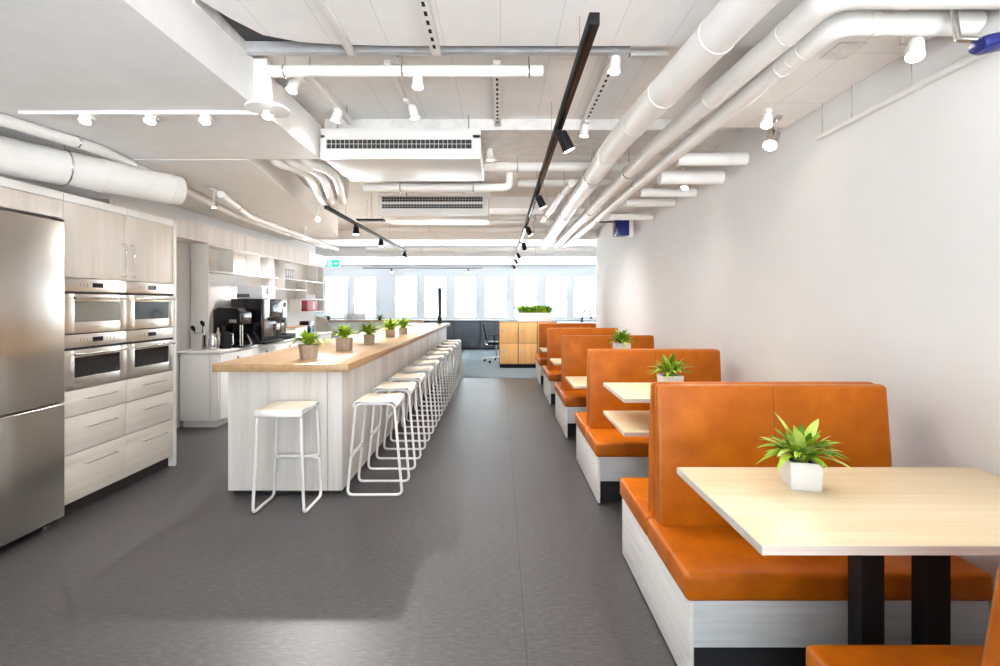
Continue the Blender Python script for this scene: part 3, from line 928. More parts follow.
plant((-1.675, 4.20, WT), 0.62, 'green plant in grey brown pot, nearest on the oak bar top', 'pot_brown', 0.205, 0.15, 64, 1, 0.12, 0.072, 0.058, group=G)
plant((-1.60, 4.93, WT), 0.12, 'green plant in grey brown pot, second from the near end of the bar', 'pot_brown', 0.22, 0.17, 60, 2, 0.125, 0.075, 0.066, group=G)
plant((-1.56, 5.72, WT), 0.35, 'green plant in grey brown pot, in the middle of the five on the bar', 'pot_brown', 0.22, 0.18, 60, 3, 0.11, 0.064, 0.056, group=G)
plant((-1.555, 6.80, WT), 0.2, 'green plant in grey brown pot, fourth along the bar', 'pot_brown', 0.225, 0.19, 60, 4, 0.11, 0.068, 0.060, group=G)
plant((-1.50, 7.45, WT), 0.1, 'green plant in pale pot, farthest of the five on the bar', 'pot_brown', 0.225, 0.20, 60, 5, 0.10, 0.066, 0.060, group=G)
t = thing('column_speaker', 'slim tall dark column standing on the far end of the bar top', 'speaker', (-1.43, 11.4, WT))
build('base_plate', MB().box(-1.50, -1.36, 11.33, 11.47, WT, WT + 0.012, 0.003), 'black', t)
build('column', MB().box(-1.475, -1.385, 11.36, 11.44, WT + 0.012, 1.91, 0.008), 'slate_dark', t)

# ============================================================ BOOTHS
def backrest(mb, x0, x1, yb, d, zt=1.15, zb=0.46, mi=0, t_top=0.07, t_bot=0.095, lean=0.045):
    """padded leaning back. yb = plane between the two backs, d = -1 faces the camera, +1 faces away"""
    p = [(yb, zb), (yb + d * t_bot, zb), (yb + d * (t_bot - 0.012), 0.80), (yb + d * t_top * 0.75, zt - 0.004), (yb + d * 0.0, zt)]
    if d > 0:
        p = p[::-1]
    mb.prism(p, 'x', x0, x1, 0.020, 4)

def bench_side(t, d, yb, yf, label_mark=None, x0=0.735, x1=1.955, bx0=0.769, bx1=1.90):
    """one side of a bench: cushion and back"""
    ya, yc = sorted((yb, yf))
    b = MB()
    b.box(x0, x1, ya + 0.004, yc, 0.366, 0.478, 0.022, 4)
    build('seat_cushion', b, 'leather', t)
    b = MB()
    backrest(b, bx0, bx1, yb + d * 0.007, d)
    br = build('backrest', b, 'leather', t)
    yfz = yb + d * 0.106
    xm = (bx0 + bx1) / 2
    s = MB()
    s.tube([(xm, yb + d * 0.100, 0.48), (xm, yb + d * 0.0885, 0.80), (xm, yb + d * 0.060, 1.137)], 0.002, 6)
    build('seam', s, 'seam', br)
    e = MB()
    e.tube(fillet([(bx0 + 0.008, yb + d * 0.094, 0.48), (bx0 + 0.008, yb + d * 0.084, 0.80), (bx0 + 0.008, yb + d * 0.052, 1.142), (bx1 - 0.008, yb + d * 0.052, 1.142), (bx1 - 0.008, yb + d * 0.084, 0.80), (bx1 - 0.008, yb + d * 0.094, 0.48)], 0.02, 4), 0.0045, 8)
    build('piping', e, 'leather_edge', br)

def bench_base(t, yb, y0, y1, x0=0.752, x1=1.945):
    build('side_panel', MB().box(x0, x0 + 0.018, y0, y1, 0.012, 0.366, 0.002), 'bench_wash', t)
    for (a, b_) in ((y0 + 0.003, y0 + 0.021), (y1 - 0.021, y1 - 0.003)):
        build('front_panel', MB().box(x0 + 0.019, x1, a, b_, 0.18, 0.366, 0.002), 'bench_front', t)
    build('seat_board', MB().box(x0 + 0.019, x1, y0 + 0.022, y1 - 0.022, 0.335, 0.3655), 'black_matt', t, smooth=False)
    build('plinth', MB().box(x0 + 0.019, x1, y0 + 0.10, y1 - 0.10, 0.0, 0.335), 'black_matt', t, smooth=False)
    build('side_foot', MB().box(x0 + 0.003, x0 + 0.015, y0 + 0.01, y1 - 0.01, 0.0, 0.012), 'black', t, smooth=False)

PITCH = 1.78
blabels = ['cognac leather double booth bench nearest the camera, with the big white wood side',
           'cognac leather double booth bench, second in the row, facing the two tier table',
           'cognac leather double booth bench, third in the row',
           'cognac leather double booth bench, fourth in the row',
           'cognac leather double booth bench, last in the row by the lockers']
master = None
for k in range(5):
    y0 = 1.905 + PITCH * k
    loc = (1.35, y0 + 0.50, 0)
    if master is None:
        t = thing('booth_bench', blabels[0], 'bench', loc, 'double booth benches along the wall')
        yb = 2.41
        bench_base(t, yb, 1.905, 2.955)
        bench_side(t, -1, yb, 1.888)
        bench_side(t, +1, yb, 2.965)
        master = t
    else:
        dup(master, loc, 0, blabels[k])
# the single bench at the lower right corner
t = thing('booth_bench', 'cognac leather bench with its back to the camera in the lower right corner', 'bench', (1.45, 1.2, 0), 'single booth bench')
del t['group']
bench_base(t, 0.90, 0.90, 1.50, 0.968, 1.945)
b = MB()
b.box(0.955, 1.955, 0.93, 1.515, 0.366, 0.482, 0.022, 4)
build('seat_cushion', b, 'leather', t)
b = MB()
b.prism([(0.80, 0.36), (0.985, 0.46), (0.962, 0.80), (0.925, 1.04), (0.905, 1.07), (0.885, 1.085), (0.86, 1.08), (0.84, 1.06)][::1], 'x', 0.955, 1.955, 0.012, 3)
br = build('backrest', b, 'leather', t)
e = MB()
e.tube([(0.962, 0.980, 0.49), (0.962, 0.958, 0.80), (0.962, 0.922, 1.04), (0.962, 0.90, 1.072)], 0.004, 8)
build('piping', e, 'leather_edge', br)

def tables(label, y0, y1, x0, x1, zt, name='dining_table', tier=None, px=(1.268, 1.50), grp=None):
    ym = (y0 + y1) / 2
    t = thing(name, label, 'table', (1.4, ym, 0), grp)
    def top(z, a0, a1):
        tp = build('tabletop', MB().box(x0 + 0.003, x1 - 0.003, a0 + 0.003, a1 - 0.003, z - 0.026, z, 0.0015), 'pale_oak', t)
        e = MB()
        e.box(x0, x1, a0, a0 + 0.003, z - 0.027, z - 0.001)
        e.box(x0, x1, a1 - 0.003, a1, z - 0.027, z - 0.001)
        e.box(x0, x0 + 0.003, a0 + 0.003, a1 - 0.003, z - 0.027, z - 0.001)
        e.box(x1 - 0.003, x1, a0 + 0.003, a1 - 0.003, z - 0.027, z - 0.001)
        build('edge_band', e, 'pale_edge', tp, smooth=False)
    top(zt, y0, y1)
    zh = zt - 0.026
    if tier:
        top(tier, y0, y1)
        zh = tier - 0.026
    for a in px:
        build('post', MB().box(a, a + 0.08, ym - 0.035, ym + 0.035, 0.012, zh, 0.002), 'black', t)
    build('base_plate', MB().box(px[0] - 0.12, px[1] + 0.20, ym - 0.17, ym + 0.17, 0, 0.012, 0.003), 'black', t)
TG = 'pale wood booth tables'
tables('big pale wood table with plant in the nearest booth', 1.383, 2.05, 0.755, 2.02, 0.85)
tables('two tier pale wood table between the first and second booth benches', 3.09, 3.72, 0.80, 2.02, 0.717, tier=0.934, name='two_tier_table')
tables('pale wood table between the second and third booth benches', 4.83, 5.45, 0.74, 2.02, 0.717, grp=TG)
tables('pale wood table between the third and fourth booth benches', 6.62, 7.22, 0.75, 2.02, 0.717, grp=TG)
tables('pale wood table between the fourth and last booth benches', 8.40, 9.0, 0.74, 2.02, 0.717, grp=TG)
plant((1.150, 1.835, 0.85), -0.20, 'bright green plant in white pot on the nearest big table', 'pot_white', 0.170, 0.15, 74, 11, 0.105, 0.057, 0.051, True)
plant((1.19, 3.36, 0.934), 0.0, 'green plant in white pot on the two tier table', 'pot_white', 0.17, 0.17, 60, 12, 0.115, 0.072, 0.062, False)
plant((1.29, 5.1, 0.717), 0.0, 'green plant in tall white pot on the table behind the second bench', 'pot_white', 0.18, 0.18, 60, 13, 0.41, 0.080, 0.068, False)

# ============================================================ OFFICE AREA
# lockers, three columns of two
t = thing('locker_cabinet', 'orange wood locker block with four pale blue locks in view', 'locker', (0.65, 11.65, 0))
build('plinth', MB().box(0.0, 1.32, 11.45, 11.9, 0, 0.085), 'black', t, smooth=False)
build('carcass', MB().box(-0.02, 1.34, 11.42, 11.95, 0.085, 1.105, 0.003), 'locker_dark', t)
for i in range(3):
    for j in range(2):
        x0 = -0.02 + 0.453 * i
        z0 = 0.10 + 0.495 * j
        d = build('door', MB().box(x0 + 0.012, x0 + 0.441, 11.40, 11.42, z0 + 0.006, z0 + 0.489, 0.002), 'locker', t)
        build('lock', MB().cyl((x0 + 0.085, 11.40, z0 + 0.30), (x0 + 0.085, 11.385, z0 + 0.30), 0.026, n=16), 'blue_lock', d)
# planter on the lockers
t = thing('planter_box', 'long white planter box with green plants on top of the lockers', 'planter', (0.83, 11.65, 1.105))
b = MB()
b.box(0.43, 1.24, 11.50, 11.80, 1.105, 1.13)
for (x0, x1, y0, y1) in ((0.43, 0.445, 11.5, 11.8), (1.225, 1.24, 11.5, 11.8), (0.445, 1.225, 11.5, 11.515), (0.445, 1.225, 11.785, 11.8)):
    b.box(x0, x1, y0, y1, 1.13, 1.315)
build('trough', b, 'pot_white', t, smooth=False)
build('soil', MB().box(0.446, 1.224, 11.516, 11.784, 1.24, 1.27), 'soil', t, smooth=False)
rnd = random.Random(5)
for q in range(5):
    lf = MB()
    cx = 0.53 + q * 0.15
    for k in range(46):
        leafblade(lf, Vector((cx + rnd.uniform(-.06, .06), 11.65 + rnd.uniform(-.08, .08), 1.268)), rnd.uniform(0, 6.28), rnd.uniform(0.24, 0.36), 0.026, rnd.uniform(0.9, 1.5), 0.28, rnd.choice((0, 1, 1)), 4)
    build('plant', lf, ['leaf', 'leaf_dark'], t, ang=80)
# side cabinet and desk lamp behind the last bench
t = thing('side_cabinet', 'white side cabinet behind the last leather bench', 'cabinet', (1.9, 11.6, 0))
build('body', MB().box(1.42, 2.46, 11.45, 11.85, 0.06, 1.06, 0.004), 'white_lacquer', t)
build('top', MB().box(1.40, 2.48, 11.43, 11.87, 1.061, 1.085, 0.003), 'white_lacquer', t)
build('plinth', MB().box(1.46, 2.42, 11.49, 11.82, 0, 0.06), 'black', t, smooth=False)
t = thing('desk_lamp', 'thin arched desk lamp on the white cabinet by the right window', 'lamp', (1.98, 11.6, 1.085))
build('base', MB().lathe([(0.06, 1.085), (0.06, 1.10), (0.01, 1.105)], 1.98, 11.6, 18), 'slate', t)
build('arm', MB().tube(fillet([(1.98, 11.6, 1.10), (1.99, 11.6, 1.28), (2.06, 11.6, 1.38), (2.16, 11.6, 1.38), (2.20, 11.6, 1.24)], 0.06, 5), 0.024, 8), 'black', t)
build('shade', MB().lathe([(0.05, 1.17), (0.045, 1.20), (0.015, 1.25)], 2.20, 11.6, 16), 'slate', t)

# office chair
t = thing('office_chair', 'black mesh office chair beside the orange lockers', 'chair', (-0.2, 12.7, 0))
cx, cy = -0.30, 12.6
b = MB()
b.box(cx - 0.02, cx + 0.46, cy - 0.24, cy + 0.24, 0.47, 0.54, 0.03, 3)
build('seat', b, 'black', t)
b = MB()
b.prism([(cx - 0.02, 0.56), (cx - 0.07, 0.62), (cx - 0.12, 0.82), (cx - 0.14, 1.02), (cx - 0.10, 1.03), (cx - 0.07, 0.82), (cx - 0.03, 0.64)], 'y', cy - 0.22, cy + 0.22, 0.01, 2)
build('backrest', b, 'black', t)
build('back_bracket', MB().tube(fillet([(cx + 0.18, cy, 0.44), (cx - 0.10, cy, 0.46), (cx - 0.11, cy, 0.76)], 0.08, 5), 0.018, 8), 'chrome', t)
for s in (-1, 1):
    a = build('armrest', MB().tube(fillet([(cx + 0.16, cy + s * 0.25, 0.50), (cx + 0.16, cy + s * 0.29, 0.52), (cx + 0.14, cy + s * 0.29, 0.72)], 0.03, 4), 0.014, 8), 'black', t)
    build('arm_pad', MB().box(cx + 0.02, cx + 0.28, cy + s * 0.29 - 0.035, cy + s * 0.29 + 0.035, 0.72, 0.745, 0.01), 'black', a)
build('gas_stem', MB().cyl((cx + 0.2, cy, 0.10), (cx + 0.2, cy, 0.47), 0.022, n=14), 'chrome', t)
for k in range(5):
    a = k * 2 * PI / 5 + 0.4
    ex, ey = cx + 0.2 + 0.31 * math.cos(a), cy + 0.31 * math.sin(a)
    lg = build('base_leg', MB().cyl((cx + 0.2, cy, 0.13), (ex, ey, 0.075), 0.024, 0.015, 10), 'chrome', t)
    build('caster', MB().cyl((ex - 0.02 * math.sin(a), ey + 0.02 * math.cos(a), 0.037), (ex + 0.02 * math.sin(a), ey - 0.02 * math.cos(a), 0.037), 0.031, n=14), 'black', lg)

# dark cabinets under the windows
clab = ['dark slate cabinet under the windows, leftmost behind the bar', 'dark slate cabinet under the windows, second from the left behind the bar', 'dark slate cabinet under the windows just left of the bar end', 'dark slate cabinet under the windows just right of the bar end', 'dark slate cabinet under the windows behind the office chair', 'dark slate cabinet under the windows behind the lockers']
for i in range(6):
    x0 = -4.1 + i * 0.86
    t = thing('storage_cabinet', clab[i], 'cabinet', (x0 + 0.43, 16.1, 0), 'slate cabinets under the windows')
    build('carcass', MB().box(x0, x0 + 0.855, 15.9, 16.33, 0.006, 0.955, 0.003), 'slate_dark', t)
    for q in (0, 1):
        d = build('door', MB().box(x0 + 0.012 + q * 0.418, x0 + 0.424 + q * 0.418, 15.88, 15.9, 0.07, 0.935, 0.003), 'slate', t)
    build('cover_board', MB().box(x0, x0 + 0.855, 15.87, 16.335, 0.956, 0.97, 0.003), 'slate', t)

# low white partition with a wooden cap behind the bar
t = thing('partition', 'low white partition with wooden cap beyond the bar', 'partition', (-3.2, 12.75, 0))
build('panel', MB().box(-4.7, -2.05, 12.70, 12.80, 0, 1.06, 0.003), 'white_paint', t)
build('cap', MB().box(-4.72, -2.03, 12.66, 12.84, 1.061, 1.10, 0.004), 'oak_x', t)
rnd = random.Random(9)
def smallbush(x, y, z, label, n=34, s=0.10):
    t = thing('desk_plant', label, 'plant', (x, y, z))
    build('pot', MB().lathe([(0.03, z), (0.035, z + 0.005), (0.042, z + 0.05), (0.036, z + 0.05), (0.034, z + 0.04)], x, y, 16), 'black', t)
    lf = MB()
    for k in range(n):
        leafblade(lf, Vector((x + rnd.uniform(-.02, .02), y + rnd.uniform(-.02, .02), z + 0.04)), rnd.uniform(0, 6.28), s * rnd.uniform(0.7, 1.3), 0.016, rnd.uniform(0.1, 1.3), 0.3, 0, 4)
    build('foliage', lf, 'leaf_dark', t, ang=80)
smallbush(-4.55, 12.75, 1.10, 'small dark plant on the left end of the white partition', s=0.18)
smallbush(-3.20, 12.75, 1.10, 'low dark plant on the white partition behind the bar plants', 40, 0.16)
t = thing('monitor', 'pale computer screen seen behind the white partition', 'monitor', (-4.3, 14.2, 0.72))
# desk carrying the monitor
t2 = thing('office_desk', 'white office desk behind the white partition', 'desk', (-4.4, 14.2, 0))
build('desktop', MB().box(-5.4, -3.4, 13.8, 14.6, 0.70, 0.73, 0.004), 'white_lacquer', t2)
for (x, y) in ((-5.3, 13.9), (-3.5, 13.9), (-5.3, 14.5), (-3.5, 14.5)):
    build('leg', MB().box(x - 0.025, x + 0.025, y - 0.025, y + 0.025, 0, 0.70, 0.003), 'white_metal', t2)
build('screen', MB().box(-4.62, -3.98, 14.2, 14.23, 0.86, 1.24, 0.006), 'steel', t)
build('stand', MB().box(-4.35, -4.25, 14.23, 14.26, 0.735, 1.05, 0.004), 'steel', t)
build('foot', MB().box(-4.45, -4.15, 14.13, 14.33, 0.73, 0.742, 0.004), 'steel', t)

# ============================================================ CEILING SERVICES
def run(name, label, cat, pts, r, mat='duct', hang=None, collars=None, n=20, fil=0.12, grp=None, ceil=CEIL):
    t = thing(name, label, cat, pts[0], grp)
    P = fillet(pts, fil, 6) if len(pts) > 2 else [Vector(p) for p in pts]
    build('pipe', MB().tube(P, r, n), mat, t)
    for (i0, u) in (collars or []):
        a, c = Vector(pts[i0]), Vector(pts[i0 + 1])
        p = a.lerp(c, u)
        d = (c - a).normalized()
        build('collar', MB().cyl(p - d * 0.012, p + d * 0.012, r * 1.04, n=n), mat, t)
    for (i0, u) in (hang or []):
        a, c = Vector(pts[i0]), Vector(pts[i0 + 1])
        p = a.lerp(c, u)
        d = (c - a).normalized()
        h = MB()
        h.cyl(p + Vector((0, 0, r * 0.9)), (p.x, p.y, ceil), 0.004, n=8)
        ring = []
        s = d.cross(Vector((0, 0, 1))).normalized()
        for k in range(16):
            ang = 2 * PI * k / 16
            ring.append(p + s * math.cos(ang) * (r * 1.02) + Vector((0, 0, math.sin(ang) * r * 1.02)))
        h.tube(ring, 0.006, 6, closed=True)
        build('hanger', h, 'steel', t)
    return t
CL = [(1, u) for u in (0.05, 0.18, 0.33, 0.5, 0.75)]
run('ventilation_duct', 'widest white round duct running along the ceiling right of the black track', 'duct', [(1.06, 1.0, 2.76), (0.88, 3.6, 2.76), (0.93, 10.0, 2.76)], 0.088, hang=[(1, 0.15), (1, 0.45), (1, 0.8)], collars=[(0, 0.45), (0, 0.68), (0, 0.86)] + CL, fil=0.3)
run('ventilation_duct', 'middle white round duct of the three, bending right to the wall', 'duct', [(2.03, 1.86, 2.755), (1.30, 1.86, 2.755), (1.19, 3.8, 2.755), (1.17, 10.0, 2.755)], 0.058, hang=[(2, 0.1), (2, 0.4), (2, 0.75)], collars=[(0, 0.6), (1, 0.15), (1, 0.5), (2, 0.12), (2, 0.3), (2, 0.5)], fil=0.10)
run('ventilation_duct', 'right hand white round duct with ribbed elbow, nearest the wall tiles', 'duct', [(2.03, 2.05, 2.745), (1.44, 2.05, 2.745), (1.40, 4.2, 2.745), (1.36, 10.0, 2.745)], 0.050, hang=[(2, 0.12), (2, 0.45), (2, 0.8)], collars=[(0, 0.66), (0, 0.72), (0, 0.78), (1, 0.10), (1, 0.14), (1, 0.18), (2, 0.05), (2, 0.25)], fil=0.11)
for i, (y, r, z) in enumerate(((3.97, 0.052, 2.74), (4.40, 0.062, 2.70), (5.0, 0.045, 2.70), (5.6, 0.05, 2.72), (6.4, 0.045, 2.70))):
    run('branch_duct', ['white branch duct into the right wall, nearest of the five', 'white branch duct into the right wall, second nearest', 'thin white branch duct into the right wall, third from the front', 'white branch duct into the right wall, fourth from the front', 'white branch duct into the right wall, farthest back'][i], 'duct', [(1.462, y, z), (2.035, y, z)], r, collars=[(0, 0.3), (0, 0.72)], grp='branch ducts into the right wall')
run('ventilation_duct', 'thick white duct above the kitchen cabinets on the left', 'duct', [(-3.44, 1.9, 2.52), (-3.28, 3.15, 2.52), (-2.78, 4.15, 2.52)], 0.125, collars=[(0, 0.5), (1, 0.5), (1, 0.93)], hang=[(1, 0.3)], ceil=2.74)
run('service_pipe', 'thin white pipe on brackets running along the left ceiling', 'pipe', [(-3.22, 2.5, 2.693), (-2.98, 3.58, 2.693), (-3.20, 4.93, 2.693), (-3.45, 6.2, 2.693), (-3.58, 9.8, 2.69)], 0.040, hang=[(0, 0.4), (0, 0.85), (1, 0.3), (1, 0.65), (2, 0.5), (3, 0.5)], ceil=2.74)
run('service_pipe', 'second thin white pipe over the kitchen shelves', 'pipe', [(-2.85, 4.9, 2.66), (-3.22, 6.2, 2.66), (-3.36, 9.9, 2.66)], 0.038, hang=[(0, 0.5), (1, 0.3)], ceil=2.735)
run('service_pipe', 'white cross pipe hanging below the ceiling by the soffit corner', 'pipe', [(-1.44, 2.91, 2.955), (0.26, 2.91, 2.955)], 0.034, hang=[(0, 0.08), (0, 0.5), (0, 0.95)], collars=[(0, 0.97)])
run('conduit_pipe', 'thin white conduit crossing above the black track', 'pipe', [(-1.3, 2.86, 3.04), (1.0, 2.86, 3.04)], 0.018, hang=[(0, 0.3), (0, 0.9)])
# ducts across the middle
mid = [([(-1.40, 4.95, 2.74), (0.10, 4.95, 2.74), (0.10, 4.95, 2.95)], 0.042, 'white cross pipe just behind the first air conditioner'),
       ([(-0.20, 4.85, 2.925), (1.30, 4.85, 2.925)], 0.050, 'white pipe under the concrete beam by the black track'),
       ([(-1.35, 5.35, 2.80), (-0.1, 5.35, 2.80)], 0.055, 'white pipe between the two air conditioners'),
       ([(0.20, 5.45, 2.91), (1.35, 5.45, 2.91)], 0.045, 'white pipe behind the concrete beam, right of the track'),
       ([(-1.9, 7.9, 2.95), (1.4, 7.9, 2.95)], 0.055, 'white pipe crossing behind the second air conditioner'),
       ([(-2.3, 9.0, 2.92), (1.6, 9.0, 2.92)], 0.05, 'white pipe crossing the ceiling over the far bar'),
       ([(-3.2, 11.5, 2.82), (2.2, 11.5, 2.82)], 0.07, 'white pipe crossing the office ceiling')]
for pts, r, lab in mid:
    run('service_pipe', lab, 'pipe', pts, r, hang=[(0, 0.25), (0, 0.75)], fil=0.08)
run('service_pipe', 'slanting white pipe between the black track and the wide duct', 'pipe', [(0.74, 4.95, 2.79), (0.62, 7.0, 2.76)], 0.04, hang=[(0, 0.2), (0, 0.8)])
# insulated flexible hoses at the soffit
def hose(dx, lab):
    pts = [(-1.96 + dx, 4.04, 2.96), (-1.95 + dx, 4.10, 2.77), (-1.80 + dx, 4.40, 2.77), (-1.86 + dx, 4.75, 2.76), (-2.10 + dx, 5.60, 2.76), (-2.16 + dx, 5.85, 2.78), (-2.18 + dx, 5.95, 3.09)]
    t = thing('flexible_hose', lab, 'hose', pts[0], 'white hoses behind the soffit')
    P = fillet(pts, 0.16, 6)
    build('hose', MB().tube(P, [0.045 + 0.004 * (i % 2) for i in range(len(P))], 14), 'duct', t)
hose(0.0, 'white insulated hose against the lower soffit')
hose(0.13, 'white insulated hose in the middle behind the soffit corner')
hose(0.26, 'white insulated hose nearest the air conditioner')
t = thing('cable_tray', 'short white cable tray behind the soffit corner', 'tray', (-1.3, 5.1, 2.7))
b = MB()
b.box(-1.42, -1.15, 5.05, 5.28, 2.88, 2.895); b.box(-1.42, -1.41, 5.05, 5.28, 2.895, 2.95); b.box(-1.16, -1.15, 5.05, 5.28, 2.895, 2.95)
build('tray', b, 'duct', t, smooth=False)
rods(t, [((x, y, 2.95), (x, y, CEIL)) for y in (5.10, 5.24) for x in (-1.405, -1.165)], 0.004)

# air conditioners
def aircon(x0, x1, y0, y1, z0, z1, rows, label):
    t = thing('air_conditioner', label, 'air conditioner', ((x0 + x1) / 2, y0, z0))
    b = MB()
    b.box(x0, x1, y0 + 0.03, y1, z0 + 0.01, z1, 0.006)
    build('casing', b, 'unit_white', t)
    f = MB()
    f.box(x0 - 0.005, x1 + 0.005, y0, y0 + 0.03, z0, z0 + 0.05, 0.004)
    f.box(x0 - 0.005, x1 + 0.005, y0, y0 + 0.03, z1 - 0.05 - (0.03 if len(rows) == 1 else 0), z1, 0.004)
    f.box(x0 - 0.005, x0 + 0.03, y0, y0 + 0.03, z0 + 0.05, z1 - 0.05, 0.002)
    f.box(x1 - 0.06, x1 + 0.005, y0, y0 + 0.03, z0 + 0.05, z1 - 0.05, 0.002)
    f.box(x0 + 0.03, x1 - 0.06, y0 + 0.01, y0 + 0.03, z0 + 0.05, z1 - 0.05)
    build('front_frame', f, 'unit_white', t)
    for (a, c) in rows:
        g = build('grille', MB().box(x0 + 0.04, x1 - 0.07, y0 + 0.004, y0 + 0.012, a, c), 'mesh_grille', t, smooth=False)
        s = MB()
        n = int((x1 - x0 - 0.11) / 0.036)
        for k in range(n):
            xx = x0 + 0.045 + k * 0.036
            s.box(xx, xx + 0.0022, y0 + 0.002, y0 + 0.008, a, c)
        s.box(x0 + 0.04, x1 - 0.07, y0 + 0.001, y0 + 0.006, (a + c) / 2 - 0.001, (a + c) / 2 + 0.001)
        build('slats', s, 'duct', g, smooth=False)
    rods(t, [((xx, yy, z1), (xx, yy, CEIL)) for xx in (x0 + 0.1, x1 - 0.1) for yy in (y0 + 0.1, y1 - 0.08)], 0.006)
aircon(-1.44, -0.16, 3.86, 4.62, 2.71, 2.955, [(2.795, 2.865)], 'long white air conditioner nearest, with one dark grille')
aircon(-1.52, -0.15, 6.0, 6.75, 2.64, 2.93, [(2.82, 2.875), (2.735, 2.785)], 'white air conditioner farther back with two dark grille rows')
t = thing('ceiling_vent', 'small flat black slot vent left of the farther air conditioner', 'vent', (-2.0, 7.0, 2.7))
build('frame', MB().box(-2.00, -1.62, 6.66, 6.80, 2.70, 2.72, 0.003), 'black', t)
build('hanger', MB().cyl((-1.8, 6.73, 2.72), (-1.8, 6.73, CEIL), 0.004, n=8), 'steel', t)
t = thing('ceiling_hatch', 'small grey hatch in the ceiling tiles by the right hand duct', 'hatch', (1.72, 2.42, 2.798))
build('hatch', MB().box(1.63, 1.76, 2.30, 2.45, 2.793, 2.7995, 0.001), 'concrete', t)

# slotted rails on the ceiling
def rail(x, y0, y1, z, label, slots=True, w=0.05, ceil=CEIL, name='slotted_rail'):
    t = thing(name, label, 'rail', (x, y0, z))
    build('rail', MB().box(x - w / 2, x + w / 2, y0, y1, z, z + 0.03, 0.002), 'white_metal', t)
    if slots:
        y = y0 + 0.03
        while y < y1 - 0.05:
            build('slot', MB().box(x - 0.008, x + 0.008, y, y + 0.036, z - 0.001, z + 0.002), 'black', t, smooth=False)
            y += 0.075
    rods(t, [((x, yy, z + 0.03), (x, yy, ceil)) for yy in (y0 + 0.08, y1 - 0.08)], 0.005)
rail(-0.36, 1.9, 2.72, 2.95, 'slotted white rail in the ceiling above the cross pipe', ceil=2.985)
rail(-0.02, 2.98, 4.02, 3.03, 'slotted white rail between the cross pipe and the air conditioner')
rail(0.70, 2.98, 4.05, 3.02, 'slotted white rail to the right of the black track')
rail(-0.84, 1.9, 2.72, 2.95, 'plain white rail in the ceiling left of the slotted one', False, 0.04, ceil=2.985)
rail(-1.20, 2.95, 3.84, 2.98, 'plain white rail beside the big soffit', False, 0.04)
rail(-0.70, 2.98, 3.84, 3.03, 'plain white rail in front of the first air conditioner', False, 0.04)
t = thing('cable_basket', 'white cable trunking along the top of the right wall', 'trunking', (1.98, 1.9, 2.56))
build('trunk', MB().box(2.005, 2.038, 0.8, 3.05, 2.585, 2.61, 0.003), 'duct', t)
rods(t, [((2.015, y, 2.61), (2.015, y, 2.80)) for y in (1.3, 1.65, 2.35, 2.75, 3.0)], 0.003, n=6)

# ---- lamps
def spot(loc, aim, label, body='white_metal', r=0.034, ln=0.09, mount=None, watts=1.0, size=125, cat='spotlight', group=None, light=True):
    """loc = lens centre, aim = direction of the beam; mount = point it hangs from"""
    t = thing('spotlight', label, cat, mount if mount else loc, group)
    L = Vector(loc)
    d = Vector(aim).normalized()
    back = L - d * ln
    m = MB()
    m.tube([back, back + d * 0.012, L - d * 0.02, L], [r * 0.72, r * 0.9, r, r * 1.04], 20)
    build('housing', m, body, t)
    build('lens', MB().cyl(L + d * 0.001, L + d * 0.004, r * 0.90, n=20), 'lens', t)
    if mount:
        mp = Vector(mount)
        s = MB()
        s.tube([mp, Vector((mp.x, mp.y, back.z + 0.03)), back + d * 0.015], 0.007, 8) if abs(mp.z - back.z) > 0.04 else s.tube([mp, back + d * 0.02], 0.007, 8)
        s.box(mp.x - 0.02, mp.x + 0.02, mp.y - 0.04, mp.y + 0.04, mp.z - 0.022, mp.z, 0.003)
        build('mount', s, body, t)
    if light:
        ld = bpy.data.lights.new('lamp', 'SPOT')
        ld.energy = SPOT_W * watts
        ld.color = WARM
        ld.spot_size = math.radians(size)
        ld.spot_blend = 1.0
        ld.shadow_soft_size = 0.03
        lo = bpy.data.objects.new('lamp', ld)
        COL.objects.link(lo)
        lo.parent = t
        lo.location = (L + d * 0.012) - ORG[t.name]
        lo.rotation_euler = d.to_track_quat('-Z', 'Y').to_euler()
    return t
# white track under the big soffit
t = thing('light_track', 'white lighting track under the big soffit on the left', 'track', (-2.2, 2.98, 2.70))
build('track', MB().box(-2.98, -1.50, 2.965, 2.995, 2.717, 2.74, 0.003), 'white_metal', t)
t = thing('ceiling_rose', 'white box pillar with round plate at the soffit corner', 'fitting', (-1.43, 2.92, 2.72))
build('pillar', MB().box(-1.479, -1.40, 2.88, 2.95, 2.745, 3.02, 0.003), 'white_metal', t)
build('plate', MB().lathe([(0.12, 2.725), (0.125, 2.732), (0.12, 2.744)], -1.42, 2.93, 32), 'white_metal', t)
for x, lab in ((-2.56, 'leftmost'), (-2.16, 'second from the left'), (-1.82, 'third from the left')):
    spot((x, 2.96, 2.672), (0.02, -0.45, -1), 'small white spotlight on the white track under the soffit, ' + lab, mount=(x, 2.98, 2.717), r=0.032, ln=0.028, group='spots on the white track', watts=0.25, size=100)
spot((-1.42, 2.93, 2.690), (0.1, -0.4, -1), 'small white spotlight under the round plate at the soffit corner', mount=(-1.42, 2.95, 2.725), r=0.030, ln=0.02, watts=0.35)
